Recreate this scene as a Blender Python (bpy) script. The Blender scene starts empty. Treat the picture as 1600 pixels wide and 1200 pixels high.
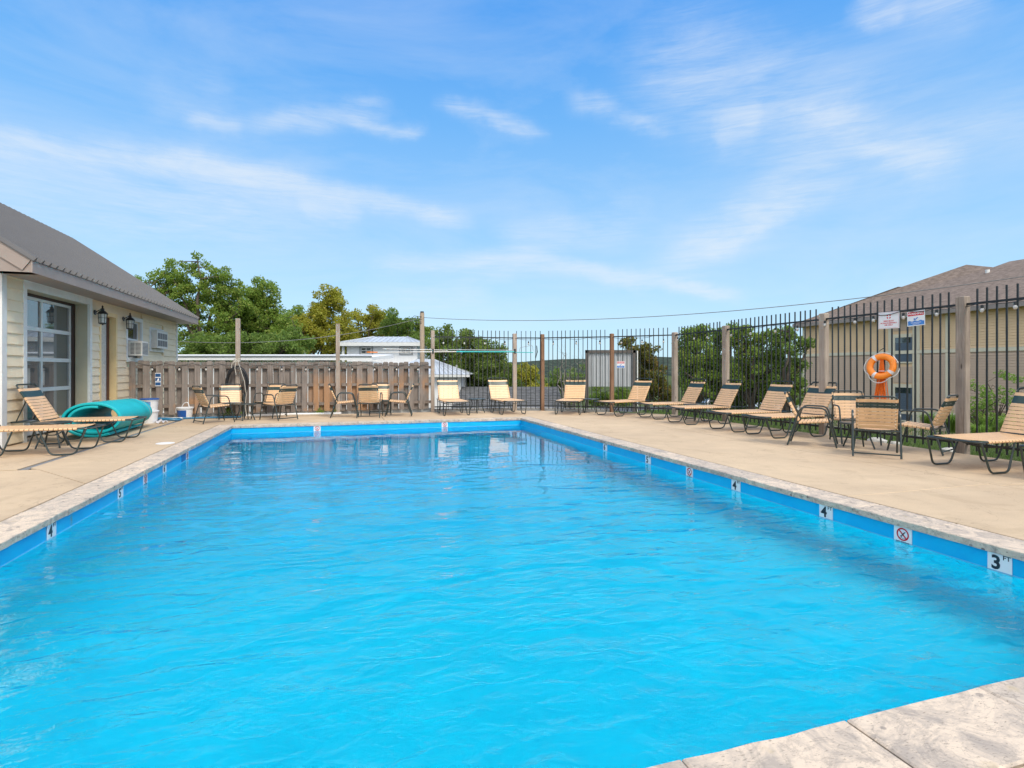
import bpy, math, random
import numpy as np
from mathutils import Vector, Matrix
R = math.radians
random.seed(7); rng = np.random.default_rng(7)
sc = bpy.context.scene
col = sc.collection

# ------------------------------------------------------------------ camera
F, HY, CH = 857.0, 578.0, 1.25          # focal length and horizon row in a 1600 px wide frame, eye height
cam = bpy.data.cameras.new('camera'); camo = bpy.data.objects.new('camera', cam); col.objects.link(camo)
cam.sensor_width = 36; cam.lens = F/1600*36; cam.shift_y = -(600-HY)/1600
cam.clip_start = 0.05; cam.clip_end = 6000
camo.location = (0, 0, CH); camo.rotation_euler = (R(90), 0, 0)
sc.camera = camo

# ------------------------------------------------------------------ light, sky, exposure
SUN_EL, SUN_AZ = 50, 142                # azimuth clockwise from +Y (behind the camera, to the right)
sun = bpy.data.lights.new('sun', 'SUN'); sun.energy = 1.5; sun.angle = R(17); sun.color = (1, .92, .80)
suno = bpy.data.objects.new('sun', sun); col.objects.link(suno)
d = Vector((math.sin(R(SUN_AZ))*math.cos(R(SUN_EL)), math.cos(R(SUN_AZ))*math.cos(R(SUN_EL)), math.sin(R(SUN_EL))))
suno.rotation_euler = d.to_track_quat('Z', 'Y').to_euler()
sc.view_settings.view_transform = 'Standard'; sc.view_settings.look = 'None'
sc.view_settings.gamma = 1; sc.view_settings.use_curve_mapping = False
sc.view_settings.exposure = 1.0
sc.render.engine = 'CYCLES'
sc.cycles.use_denoising = True
sc.cycles.max_bounces = 14; sc.cycles.transparent_max_bounces = 12
sc.cycles.diffuse_bounces = 6; sc.cycles.glossy_bounces = 4; sc.cycles.transmission_bounces = 10; sc.cycles.caustics_refractive = True; sc.cycles.caustics_reflective = False; sc.cycles.blur_glossy = .5
sc.cycles.sample_clamp_indirect = 8

world = bpy.data.worlds.new('World'); sc.world = world; world.use_nodes = True
WT = world.node_tree; WT.nodes.clear()

class NT:
    """small helper for node graphs"""
    def __init__(s, tree): s.t = tree; s.n = tree.nodes; s.l = tree.links
    def node(s, typ, ins=None, **kw):
        n = s.n.new(typ)
        for k, v in kw.items(): setattr(n, k, v)
        for k, v in (ins or {}).items(): s.set(n.inputs[k], v)
        return n
    def set(s, sock, v):
        if isinstance(v, bpy.types.NodeSocket): s.l.new(v, sock)
        elif isinstance(v, bpy.types.Node): s.l.new(v.outputs[0], sock)
        else: sock.default_value = v
    def m(s, op, a, b=0.0, c=None, clamp=False):
        n = s.n.new('ShaderNodeMath'); n.operation = op; n.use_clamp = clamp
        s.set(n.inputs[0], a)
        if op not in ('SINE', 'COSINE', 'ABSOLUTE', 'ARCSINE', 'SQRT', 'EXPONENT'): s.set(n.inputs[1], b)
        if c is not None: s.set(n.inputs[2], c)
        return n.outputs[0]
    def mix(s, f, a, b, mode='MIX'):
        n = s.n.new('ShaderNodeMix'); n.data_type = 'RGBA'; n.blend_type = mode
        s.set(n.inputs[0], f)
        for i, v in ((6, a), (7, b)):
            if isinstance(v, (tuple, list)): v = tuple(v)[:3] + (1,)
            s.set(n.inputs[i], v)
        return n.outputs[2]
    def ramp(s, f, stops, interp='LINEAR'):
        n = s.n.new('ShaderNodeValToRGB'); s.set(n.inputs[0], f); cr = n.color_ramp; cr.interpolation = interp
        while len(cr.elements) < len(stops): cr.elements.new(.5)
        for e, (p, c) in zip(cr.elements, stops):
            e.position = p; e.color = (c, c, c, 1) if isinstance(c, (int, float)) else tuple(c)[:3] + (1,)
        return n.outputs[0]
    def noise(s, vec, scale, detail=3, rough=.5, dist=0):
        n = s.node('ShaderNodeTexNoise', {'Scale': scale, 'Detail': detail, 'Roughness': rough, 'Distortion': dist})
        if vec is not None: s.set(n.inputs['Vector'], vec)
        return n.outputs[0]
    def mapping(s, vec, scale=(1, 1, 1), rot=(0, 0, 0), loc=(0, 0, 0)):
        n = s.node('ShaderNodeMapping', {'Vector': vec, 'Scale': scale, 'Rotation': rot, 'Location': loc})
        return n.outputs[0]

def build_world():
    w = NT(WT)
    sky = w.node('ShaderNodeTexSky', sky_type='NISHITA', sun_disc=False)
    sky.sun_elevation = R(SUN_EL); sky.sun_rotation = R(SUN_AZ)
    sky.altitude = 300; sky.air_density = 1.0; sky.dust_density = .6; sky.ozone_density = 2.0
    geo = w.node('ShaderNodeTexCoord'); dirv = geo.outputs['Generated']
    sep = w.node('ShaderNodeSeparateXYZ', {0: dirv}); x, y, z = sep.outputs
    az = w.m('MULTIPLY', w.m('ARCTAN2', x, y), 57.2958)
    el = w.m('MULTIPLY', w.m('ARCSINE', z), 57.2958)
    # warp so that no streak is a clean band
    v = w.node('ShaderNodeCombineXYZ', {0: az, 1: el}).outputs[0]
    wn = w.node('ShaderNodeTexNoise', {'Vector': v, 'Scale': .09, 'Detail': 6, 'Roughness': .6})
    ws = w.node('ShaderNodeSeparateColor', {0: wn.outputs[1]})
    azw = w.m('ADD', az, w.m('MULTIPLY', w.m('SUBTRACT', ws.outputs[0], .5), 6))
    elw = w.m('ADD', el, w.m('MULTIPLY', w.m('SUBTRACT', ws.outputs[1], .5), 4))
    total = None
    def pe(px, py):
        X, Z = (px-800)/F, (HY-py)/F
        return math.degrees(math.atan2(X, 1)), math.degrees(math.atan2(Z, math.hypot(X, 1)))
    streaks = [  # from, to (photo pixels turned into azimuth and elevation), half width in degrees, strength
        ((-80, 205), (180, 240), .8, .95), ((150, 235), (420, 285), 1.0, 1.1), ((400, 280), (720, 345), .9, .95),
        ((-150, 260), (520, 320), 3.4, .42), ((470, 322), (560, 345), 1.0, .5), ((100, 330), (440, 372), 2.0, .2),
        ((300, 188), (390, 198), .7, .6), ((390, 192), (610, 160), .9, .6), ((540, 182), (660, 206), .6, .5),
        ((685, 165), (845, 210), .7, .55), ((885, 150), (1045, 195), .8, .55),
        ((1000, 60), (1480, 255), 4.0, .50), ((1250, 180), (1500, 270), 1.2, .85), ((1300, 270), (1030, 415), 2.0, .75),
        ((1270, 310), (1100, 400), .7, .5), ((600, 412), (880, 415), 1.0, .6), ((870, 415), (1140, 464), .7, .95),
        ((1340, 5), (1540, 12), 1.5, .55), ((1350, 50), (1420, 25), .8, .4), ((780, 380), (1000, 340), 2.2, .4),
        ((560, 470), (760, 470), 2.0, .3), ((1480, 200), (1800, 190), 2.2, .25), ((230, 140), (370, 150), 2.2, .2),
        ((1120, 200), (1190, 180), 1.6, .4)]
    for (p, q, wd, st) in streaks:
        a, b = pe(*p), pe(*q)
        dx, dy = b[0]-a[0], b[1]-a[1]; L = math.hypot(dx, dy); dx /= L; dy /= L
        rx = w.m('SUBTRACT', azw, a[0]); ry = w.m('SUBTRACT', elw, a[1])
        t = w.m('ADD', w.m('MULTIPLY', rx, dx), w.m('MULTIPLY', ry, dy))
        n_ = w.m('ADD', w.m('MULTIPLY', rx, -dy), w.m('MULTIPLY', ry, dx))
        tt = w.m('ABSOLUTE', w.m('SUBTRACT', w.m('DIVIDE', t, L), .5))
        end = w.node('ShaderNodeMapRange', {'Value': tt, 'From Min': .3, 'From Max': .62, 'To Min': 1, 'To Max': 0}, interpolation_type='SMOOTHSTEP').outputs[0]
        g = w.m('EXPONENT', w.m('MULTIPLY', w.m('MULTIPLY', n_, n_), -1/(wd*wd)))
        g = w.m('MULTIPLY', w.m('MULTIPLY', g, end), st)
        total = g if total is None else w.m('ADD', total, g)
    # fibrous break-up, and thin veils everywhere (also outside the frame)
    fib = w.noise(w.mapping(v, scale=(.05, .22, 1), rot=(0, 0, R(9))), 1.6, 8, .62, .6)
    fib = w.node('ShaderNodeMapRange', {'Value': fib, 'From Min': .32, 'From Max': .66, 'To Min': .3, 'To Max': 1.35}).outputs[0]
    fib2 = w.noise(w.mapping(v, scale=(.10, 1.1, 1), rot=(0, 0, R(12))), 1.8, 8, .7, .8)
    fib = w.m('MULTIPLY', fib, w.node('ShaderNodeMapRange', {'Value': fib2, 'From Min': .35, 'From Max': .65, 'To Min': .6, 'To Max': 1.3}).outputs[0])
    veil = w.noise(w.mapping(dirv, scale=(1.2, 1.2, 4.5), rot=(0, 0, R(20))), 2.0, 7, .6, .5)
    veil = w.node('ShaderNodeMapRange', {'Value': veil, 'From Min': .44, 'From Max': .85, 'To Min': 0, 'To Max': .38}).outputs[0]
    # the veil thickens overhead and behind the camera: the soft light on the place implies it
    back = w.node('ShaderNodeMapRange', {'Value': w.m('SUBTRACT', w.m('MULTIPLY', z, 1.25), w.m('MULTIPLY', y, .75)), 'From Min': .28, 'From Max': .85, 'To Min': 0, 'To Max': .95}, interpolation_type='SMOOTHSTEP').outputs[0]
    cloud = w.m('MULTIPLY', total, fib)
    cloud = w.m('ADD', cloud, veil)
    cloud = w.m('SUBTRACT', 1.0, w.m('EXPONENT', w.m('MULTIPLY', cloud, -1.15)))
    g_ = w.ramp(w.m('DIVIDE', el, 90, clamp=True), [(0, (.60, .83, .97)), (.07, (.50, .76, .97)), (.16, (.34, .64, .97)), (.27, (.17, .49, .96)), (.37, (.09, .385, .94)), (.7, (.06, .30, .85))])
    g_ = w.mix(1.0, g_, (5.0, 5.0, 5.0), 'MULTIPLY')
    skyc = w.mix(.85, w.mix(1.0, sky.outputs[0], (.8, 1.05, 1.3), 'MULTIPLY'), g_)
    c = w.mix(w.m('MULTIPLY', cloud, .80), skyc, (4.2, 4.5, 4.8))
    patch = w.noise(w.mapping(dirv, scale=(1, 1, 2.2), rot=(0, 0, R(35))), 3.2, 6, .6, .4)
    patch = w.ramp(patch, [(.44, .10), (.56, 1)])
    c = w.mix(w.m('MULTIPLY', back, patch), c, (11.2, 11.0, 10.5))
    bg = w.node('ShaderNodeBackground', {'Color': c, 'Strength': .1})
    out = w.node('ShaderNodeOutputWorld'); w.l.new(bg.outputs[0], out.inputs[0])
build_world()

# ------------------------------------------------------------------ frames: the pool's own axes (u across, v along)
TH = R(17.19); CT, ST = math.cos(TH), math.sin(TH)
def W(u, v, z=0.0): return Vector((u*CT - v*ST, u*ST + v*CT, z))
def UV(X, Y): return X*CT + Y*ST, -X*ST + Y*CT
def P(px, py, Y): return Vector(((px-800)/F*Y, Y, CH + (HY-py)/F*Y))     # a point at depth Y
ROTU = Matrix.Rotation(TH, 4, 'Z')

# ------------------------------------------------------------------ materials
MATS = {}
def new_mat(name):
    m = bpy.data.materials.new(name); m.use_nodes = True; m.node_tree.nodes.clear()
    t = NT(m.node_tree); out = t.node('ShaderNodeOutputMaterial'); MATS[name] = m
    return m, t, out
def simple(name, c, rough=.5, metal=0, var=.12, vscale=6, bump=0, bscale=60, spec=.5, dirt=0, coat=0):
    m, t, out = new_mat(name)
    tc = t.node('ShaderNodeTexCoord'); oi = t.node('ShaderNodeObjectInfo')
    off = t.node('ShaderNodeVectorMath', {0: tc.outputs['Object'], 1: t.node('ShaderNodeCombineXYZ', {0: t.m('MULTIPLY', oi.outputs['Random'], 37), 1: t.m('MULTIPLY', oi.outputs['Random'], 11)})}, operation='ADD').outputs[0]
    n1 = t.noise(off, vscale, 5, .6)
    dark = tuple(x*(1-var) for x in c); lite = tuple(min(1, x*(1+var)) for x in c)
    cc = t.mix(t.ramp(n1, [(.3, 0), (.7, 1)]), dark, lite)
    cc = t.mix(t.m('MULTIPLY', t.m('SUBTRACT', oi.outputs['Random'], .5), var, ), cc, (0, 0, 0))
    if dirt:
        n2 = t.noise(off, vscale*2.3, 6, .7)
        cc = t.mix(t.m('MULTIPLY', t.ramp(n2, [(.5, 0), (.75, 1)]), dirt), cc, (.09, .075, .06))
    b = t.node('ShaderNodeBsdfPrincipled', {'Base Color': cc, 'Roughness': rough, 'Metallic': metal, 'Specular IOR Level': spec, 'Coat Weight': coat})
    if bump:
        bn = t.node('ShaderNodeBump', {'Height': t.noise(off, bscale, 4, .6), 'Strength': bump, 'Distance': .01})
        t.set(b.inputs['Normal'], bn.outputs[0])
    t.l.new(b.outputs[0], out.inputs[0]); return m

def mat_wood(name, c1, c2, warm=None, along='Z'):
    m, t, out = new_mat(name)
    tc = t.node('ShaderNodeTexCoord'); oi = t.node('ShaderNodeObjectInfo')
    rnd = oi.outputs['Random']
    off = t.node('ShaderNodeVectorMath', {0: tc.outputs['Object'], 1: t.node('ShaderNodeCombineXYZ', {0: t.m('MULTIPLY', rnd, 31), 1: t.m('MULTIPLY', rnd, 17), 2: t.m('MULTIPLY', rnd, 53)})}, operation='ADD').outputs[0]
    s = {'Z': (34, 34, 1.6), 'X': (1.6, 34, 34)}[along]
    g = t.noise(t.mapping(off, scale=s), 1.0, 6, .65, .8)
    cc = t.mix(t.ramp(g, [(.3, 0), (.68, 1)]), c1, c2)
    blot = t.noise(off, 2.2, 3, .5)
    cc = t.mix(t.m('MULTIPLY', t.ramp(blot, [(.45, 0), (.7, 1)]), .45), cc, tuple(x*.55 for x in c1))
    cc = t.mix(t.m('MULTIPLY', rnd, .35), cc, tuple(x*1.25 for x in c2))
    vo = t.node('ShaderNodeTexVoronoi', {'Vector': t.mapping(off, scale=(5, 5, 1.5)), 'Scale': 1.4})
    knot = t.ramp(vo.outputs['Distance'], [(.05, 1), (.12, 0)])
    cc = t.mix(t.m('MULTIPLY', knot, .75), cc, (.03, .018, .012))
    if warm:
        geo = t.node('ShaderNodeNewGeometry')
        sp = t.node('ShaderNodeSeparateXYZ', {0: geo.outputs['Position']})
        zz = sp.outputs[2]
        wn = t.noise(t.mapping(geo.outputs['Position'], scale=(.8, .8, .5)), 1.0, 4, .6)
        wn2 = t.noise(geo.outputs['Position'], 5.0, 4, .6)
        mask = t.m('ADD', t.ramp(wn, [(.52, 0), (.60, 1)]), 0)
        h = t.m('ADD', zz, t.m('MULTIPLY', wn2, .5))
        hm = t.node('ShaderNodeMapRange', {'Value': h, 'From Min': 1.0, 'From Max': 1.5, 'To Min': 1, 'To Max': 0}).outputs[0]
        cc = t.mix(t.m('MULTIPLY', t.m('MULTIPLY', mask, hm), .8), cc, warm)
    b = t.node('ShaderNodeBsdfPrincipled', {'Base Color': cc, 'Roughness': .85, 'Specular IOR Level': .2})
    bn = t.node('ShaderNodeBump', {'Height': g, 'Strength': .5, 'Distance': .004}); t.set(b.inputs['Normal'], bn.outputs[0])
    t.l.new(b.outputs[0], out.inputs[0]); return m

def mat_leaf(name, c1, c2, c3=None):
    m, t, out = new_mat(name)
    geo = t.node('ShaderNodeNewGeometry'); r = geo.outputs['Random Per Island']
    cc = t.ramp(r, [(0, c1), (.55, c2), (1, c3 or c2)])
    big = t.noise(geo.outputs['Position'], .55, 3, .5)
    cc = t.mix(t.m('MULTIPLY', t.ramp(big, [(.4, 0), (.65, 1)]), .4), cc, tuple(x*1.5 for x in c2))
    df = t.node('ShaderNodeBsdfPrincipled', {'Base Color': cc, 'Roughness': .55, 'Specular IOR Level': .3})
    tl = t.node('ShaderNodeBsdfTranslucent', {'Color': t.mix(.5, cc, tuple(min(1, x*1.8) for x in c2))})
    mx = t.node('ShaderNodeMixShader', {0: .45, 1: df.outputs[0], 2: tl.outputs[0]})
    t.l.new(mx.outputs[0], out.inputs[0]); return m

def mat_deck():
    m, t, out = new_mat('deck_concrete')
    geo = t.node('ShaderNodeNewGeometry'); p = geo.outputs['Position']
    a = t.noise(p, .45, 5, .6); b_ = t.noise(p, 3.0, 6, .65); f = t.noise(p, 70, 3, .6)
    cc = t.mix(t.ramp(a, [(.35, 0), (.65, 1)]), (.46, .345, .23), (.56, .425, .28))
    cc = t.mix(t.m('MULTIPLY', t.ramp(b_, [(.42, 0), (.72, 1)]), .4), cc, (.40, .31, .215))
    sw = t.noise(t.mapping(p, scale=(.5, 2.6, 1), rot=(0, 0, R(-60))), 1.2, 4, .6, 1.0)
    cc = t.mix(t.m('MULTIPLY', t.ramp(sw, [(.5, 0), (.66, 1)]), .22), cc, (.60, .47, .32))
    sp = t.noise(p, 26, 2, .5)
    st_ = t.noise(p, 1.3, 7, .72, .8)
    cc = t.mix(t.m('MULTIPLY', t.ramp(st_, [(.53, 0), (.60, 1)]), .28), cc, (.33, .245, .155))
    cr_ = t.noise(p, .55, 5, .6, 1.2)
    cc = t.mix(t.m('MULTIPLY', t.ramp(t.m('ABSOLUTE', t.m('SUBTRACT', cr_, .5)), [(0, 1), (.0035, 0)]), .35), cc, (.2, .15, .1))
    cc = t.mix(t.m('MULTIPLY', t.ramp(sp, [(.70, 0), (.76, 1)]), .35), cc, (.2, .16, .12))
    cc = t.mix(t.m('MULTIPLY', t.ramp(f, [(.3, 1), (.5, 0)]), .22), cc, (.26, .2, .14))
    bs = t.node('ShaderNodeBsdfPrincipled', {'Base Color': cc, 'Roughness': .8, 'Specular IOR Level': .25})
    bn = t.node('ShaderNodeBump', {'Height': f, 'Strength': .35, 'Distance': .003}); t.set(bs.inputs['Normal'], bn.outputs[0])
    t.l.new(bs.outputs[0], out.inputs[0]); return m

def mat_travertine():
    m, t, out = new_mat('travertine')
    tc = t.node('ShaderNodeTexCoord'); oi = t.node('ShaderNodeObjectInfo'); rnd = oi.outputs['Random']
    off = t.node('ShaderNodeVectorMath', {0: tc.outputs['Object'], 1: t.node('ShaderNodeCombineXYZ', {0: t.m('MULTIPLY', rnd, 91), 1: t.m('MULTIPLY', rnd, 47), 2: t.m('MULTIPLY', rnd, 23)})}, operation='ADD').outputs[0]
    base = t.mix(rnd, (.66, .53, .40), (.53, .44, .35))
    n1 = t.noise(off, 6.0, 8, .7, 1.2)
    cc = t.mix(t.ramp(n1, [(.38, 1), (.56, 0)]), base, (.38, .32, .265))
    # dark wandering veins
    n2 = t.noise(off, 2.3, 6, .6, 2.2)
    vein = t.ramp(t.m('ABSOLUTE', t.m('SUBTRACT', n2, .5)), [(0, 1), (.022, 0)])
    cc = t.mix(t.m('MULTIPLY', t.m('MULTIPLY', vein, t.ramp(rnd, [(.2, .45), (.5, 1)])), .55), cc, (.17, .15, .135))
    n2b = t.noise(off, 5.1, 6, .65, 1.4)
    vein2 = t.ramp(t.m('ABSOLUTE', t.m('SUBTRACT', n2b, .47)), [(0, 1), (.014, 0)])
    cc = t.mix(t.m('MULTIPLY', vein2, .35), cc, (.22, .19, .16))
    # grey lichen spots
    vo = t.node('ShaderNodeTexVoronoi', {'Vector': t.mapping(off, scale=(1, 1, 1)), 'Scale': 15, 'Randomness': 1})
    vd = t.m('ADD', vo.outputs['Distance'], t.m('MULTIPLY', t.noise(off, 30, 3), .22))
    spot = t.ramp(vd, [(.27, 1), (.33, 0)])
    zone = t.ramp(t.noise(off, 2.4, 2, .5), [(.46, 0), (.54, 1)])
    cc = t.mix(t.m('MULTIPLY', t.m('MULTIPLY', spot, zone), .9), cc, (.15, .135, .125))
    pit = t.noise(t.mapping(off, scale=(1, 2.5, 1)), 55, 3, .6)
    cc = t.mix(t.m('MULTIPLY', t.ramp(pit, [(.60, 0), (.68, 1)]), .6), cc, (.15, .125, .10))
    rust = t.noise(off, 6.5, 3, .5)
    cc = t.mix(t.m('MULTIPLY', t.ramp(rust, [(.66, 0), (.74, 1)]), .4), cc, (.40, .30, .12))
    b = t.node('ShaderNodeBsdfPrincipled', {'Base Color': cc, 'Roughness': .6, 'Specular IOR Level': .35})
    bn = t.node('ShaderNodeBump', {'Height': t.m('ADD', n1, t.m('MULTIPLY', pit, -.6)), 'Strength': .5, 'Distance': .004}); t.set(b.inputs['Normal'], bn.outputs[0])
    t.l.new(b.outputs[0], out.inputs[0]); return m

def mat_liner(name='pool_liner', ca=(.0, .80, .97), cb=(.0, .88, .99)):
    m, t, out = new_mat(name)
    geo = t.node('ShaderNodeNewGeometry'); p = geo.outputs['Position']
    n = t.noise(p, .9, 4, .5)
    cc = t.mix(n, ca, cb)
    # mottled light from the moving surface, painted into the liner colour as soft blotches
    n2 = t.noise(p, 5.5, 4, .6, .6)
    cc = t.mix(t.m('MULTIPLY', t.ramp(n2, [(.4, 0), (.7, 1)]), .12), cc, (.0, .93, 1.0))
    # rust run below the coping on the left-hand wall
    s0 = t.node('ShaderNodeVectorMath', {0: p, 1: tuple(-W(-2.356, 6.0, -.12))}, operation='ADD').outputs[0]
    s0 = t.node('ShaderNodeVectorMath', {0: s0, 1: (16, 16, 6)}, operation='MULTIPLY').outputs[0]
    dl = t.node('ShaderNodeVectorMath', {0: s0}, operation='LENGTH').outputs['Value']
    st = t.ramp(t.m('ADD', dl, t.m('MULTIPLY', t.noise(p, 40, 3), .5)), [(.45, 1), (.85, 0)])
    cc = t.mix(t.m('MULTIPLY', st, .7), cc, (.22, .2, .1))
    b = t.node('ShaderNodeBsdfPrincipled', {'Base Color': cc, 'Roughness': .35, 'Specular IOR Level': .4})
    bn = t.node('ShaderNodeBump', {'Height': t.noise(t.mapping(p, scale=(.6, .6, 5)), 3, 2), 'Strength': .15, 'Distance': .02}); t.set(b.inputs['Normal'], bn.outputs[0])
    t.l.new(b.outputs[0], out.inputs[0]); return m

def mat_water():
    m, t, out = new_mat('pool_water')
    geo = t.node('ShaderNodeNewGeometry'); p = geo.outputs['Position']
    ro = t.mapping(p, rot=(0, 0, R(-14)))
    a = t.noise(t.mapping(ro, scale=(.5, 1.0, 1)), 2.6, 1.2, .5, .8)
    b_ = t.noise(t.mapping(ro, scale=(.5, 1.0, 1)), 8.5, 1.6, .5, 1.0)
    sw = t.noise(t.mapping(ro, scale=(.5, 1.0, 1)), .9, 2, .5, .3)
    fine = t.noise(t.mapping(p, scale=(.8, 1.0, 1), rot=(0, 0, R(25))), 26, 2, .55, 1.0)
    sp = t.node('ShaderNodeSeparateXYZ', {0: p})
    # the far end lies calmer than the near end, the small ripples die out first
    def calm(y0, y1, a_, b2): return t.node('ShaderNodeMapRange', {'Value': sp.outputs[1], 'From Min': y0, 'From Max': y1, 'To Min': a_, 'To Max': b2}).outputs[0]
    hh = t.m('ADD', t.m('MULTIPLY', sw, t.m('MULTIPLY', calm(3, 10, 1.3, .13), .036)),
             t.m('ADD', t.m('MULTIPLY', a, t.m('MULTIPLY', calm(5, 10, 1.25, .09), .044)),
                 t.m('ADD', t.m('MULTIPLY', b_, t.m('MULTIPLY', calm(4.5, 9, 1.35, .02), .0125)), t.m('MULTIPLY', fine, t.m('MULTIPLY', calm(2.5, 7, 1.2, .0), .0034)))))
    bn = t.node('ShaderNodeBump', {'Height': hh, 'Strength': 1.0, 'Distance': 1.0})
    gl = t.node('ShaderNodeBsdfGlossy', {'Color': (.92, .98, 1, 1), 'Roughness': .004, 'Normal': bn.outputs[0]})
    tr = t.node('ShaderNodeBsdfRefraction', {'Color': (1, 1, 1, 1), 'Roughness': 0.0, 'IOR': 1.333, 'Normal': bn.outputs[0]})
    fr = t.node('ShaderNodeFresnel', {'IOR': 1.333, 'Normal': bn.outputs[0]})
    mx = t.node('ShaderNodeMixShader', {0: fr.outputs[0], 1: tr.outputs[0], 2: gl.outputs[0]})
    t.l.new(mx.outputs[0], out.inputs[0])
    va = t.node('ShaderNodeVolumeAbsorption', {'Color': (0, .845, .98, 1), 'Density': .60})
    t.l.new(va.outputs[0], out.inputs[1])
    return m

def mat_glass(name, tint=(.02, .025, .03), rough=.03, metal=0.0):
    m, t, out = new_mat(name)
    b = t.node('ShaderNodeBsdfPrincipled', {'Base Color': tint + (1,), 'Roughness': rough, 'Metallic': metal, 'Specular IOR Level': 1.0, 'IOR': 1.7})
    t.l.new(b.outputs[0], out.inputs[0]); return m

def mat_ground():
    m, t, out = new_mat('ground_grass')
    geo = t.node('ShaderNodeNewGeometry'); p = geo.outputs['Position']
    a = t.noise(p, .25, 5, .6); b_ = t.noise(p, 9, 5, .7)
    cc = t.mix(t.ramp(a, [(.4, 0), (.62, 1)]), (.06, .085, .025), (.10, .115, .045))
    cc = t.mix(t.m('MULTIPLY', b_, .5), cc, (.035, .05, .015))
    b = t.node('ShaderNodeBsdfPrincipled', {'Base Color': cc, 'Roughness': .9, 'Specular IOR Level': .1})
    bn = t.node('ShaderNodeBump', {'Height': b_, 'Strength': .8, 'Distance': .05}); t.set(b.inputs['Normal'], bn.outputs[0])
    t.l.new(b.outputs[0], out.inputs[0]); return m

def mat_shingle(name, c):
    m, t, out = new_mat(name)
    tc = t.node('ShaderNodeTexCoord'); o = tc.outputs['Object']
    br = t.node('ShaderNodeTexNoise', {'Vector': t.mapping(o, scale=(2.2, 2.2, 5)), 'Scale': 1.6, 'Detail': 6, 'Roughness': .75})
    cc = t.mix(t.ramp(br.outputs[0], [(.36, 0), (.64, 1)]), tuple(x*.62 for x in c), tuple(x*1.3 for x in c))
    gr = t.noise(o, 22, 3, .6)
    cc = t.mix(t.m('MULTIPLY', gr, .3), cc, tuple(x*.5 for x in c))
    b = t.node('ShaderNodeBsdfPrincipled', {'Base Color': cc, 'Roughness': .9, 'Specular IOR Level': .15})
    bn = t.node('ShaderNodeBump', {'Height': br.outputs[0], 'Strength': .5, 'Distance': .03}); t.set(b.inputs['Normal'], bn.outputs[0])
    t.l.new(b.outputs[0], out.inputs[0]); return m

def mat_forest():
    m, t, out = new_mat('forest')
    geo = t.node('ShaderNodeNewGeometry'); p = geo.outputs['Position']
    a = t.noise(p, .12, 6, .7); vo = t.node('ShaderNodeTexVoronoi', {'Vector': p, 'Scale': .16})
    cc = t.mix(t.ramp(vo.outputs['Distance'], [(.1, 1), (.8, 0)]), (.03, .045, .038), (.065, .085, .068))  # distance haze is painted in: greens muted towards blue
    cc = t.mix(t.ramp(a, [(.45, 0), (.7, 1)]), cc, (.09, .11, .085))
    b = t.node('ShaderNodeBsdfPrincipled', {'Base Color': cc, 'Roughness': 1, 'Specular IOR Level': 0})
    bn = t.node('ShaderNodeBump', {'Height': vo.outputs['Distance'], 'Strength': 1, 'Distance': 3, }); bn.invert = True; t.set(b.inputs['Normal'], bn.outputs[0])
    t.l.new(b.outputs[0], out.inputs[0]); return m

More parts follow.
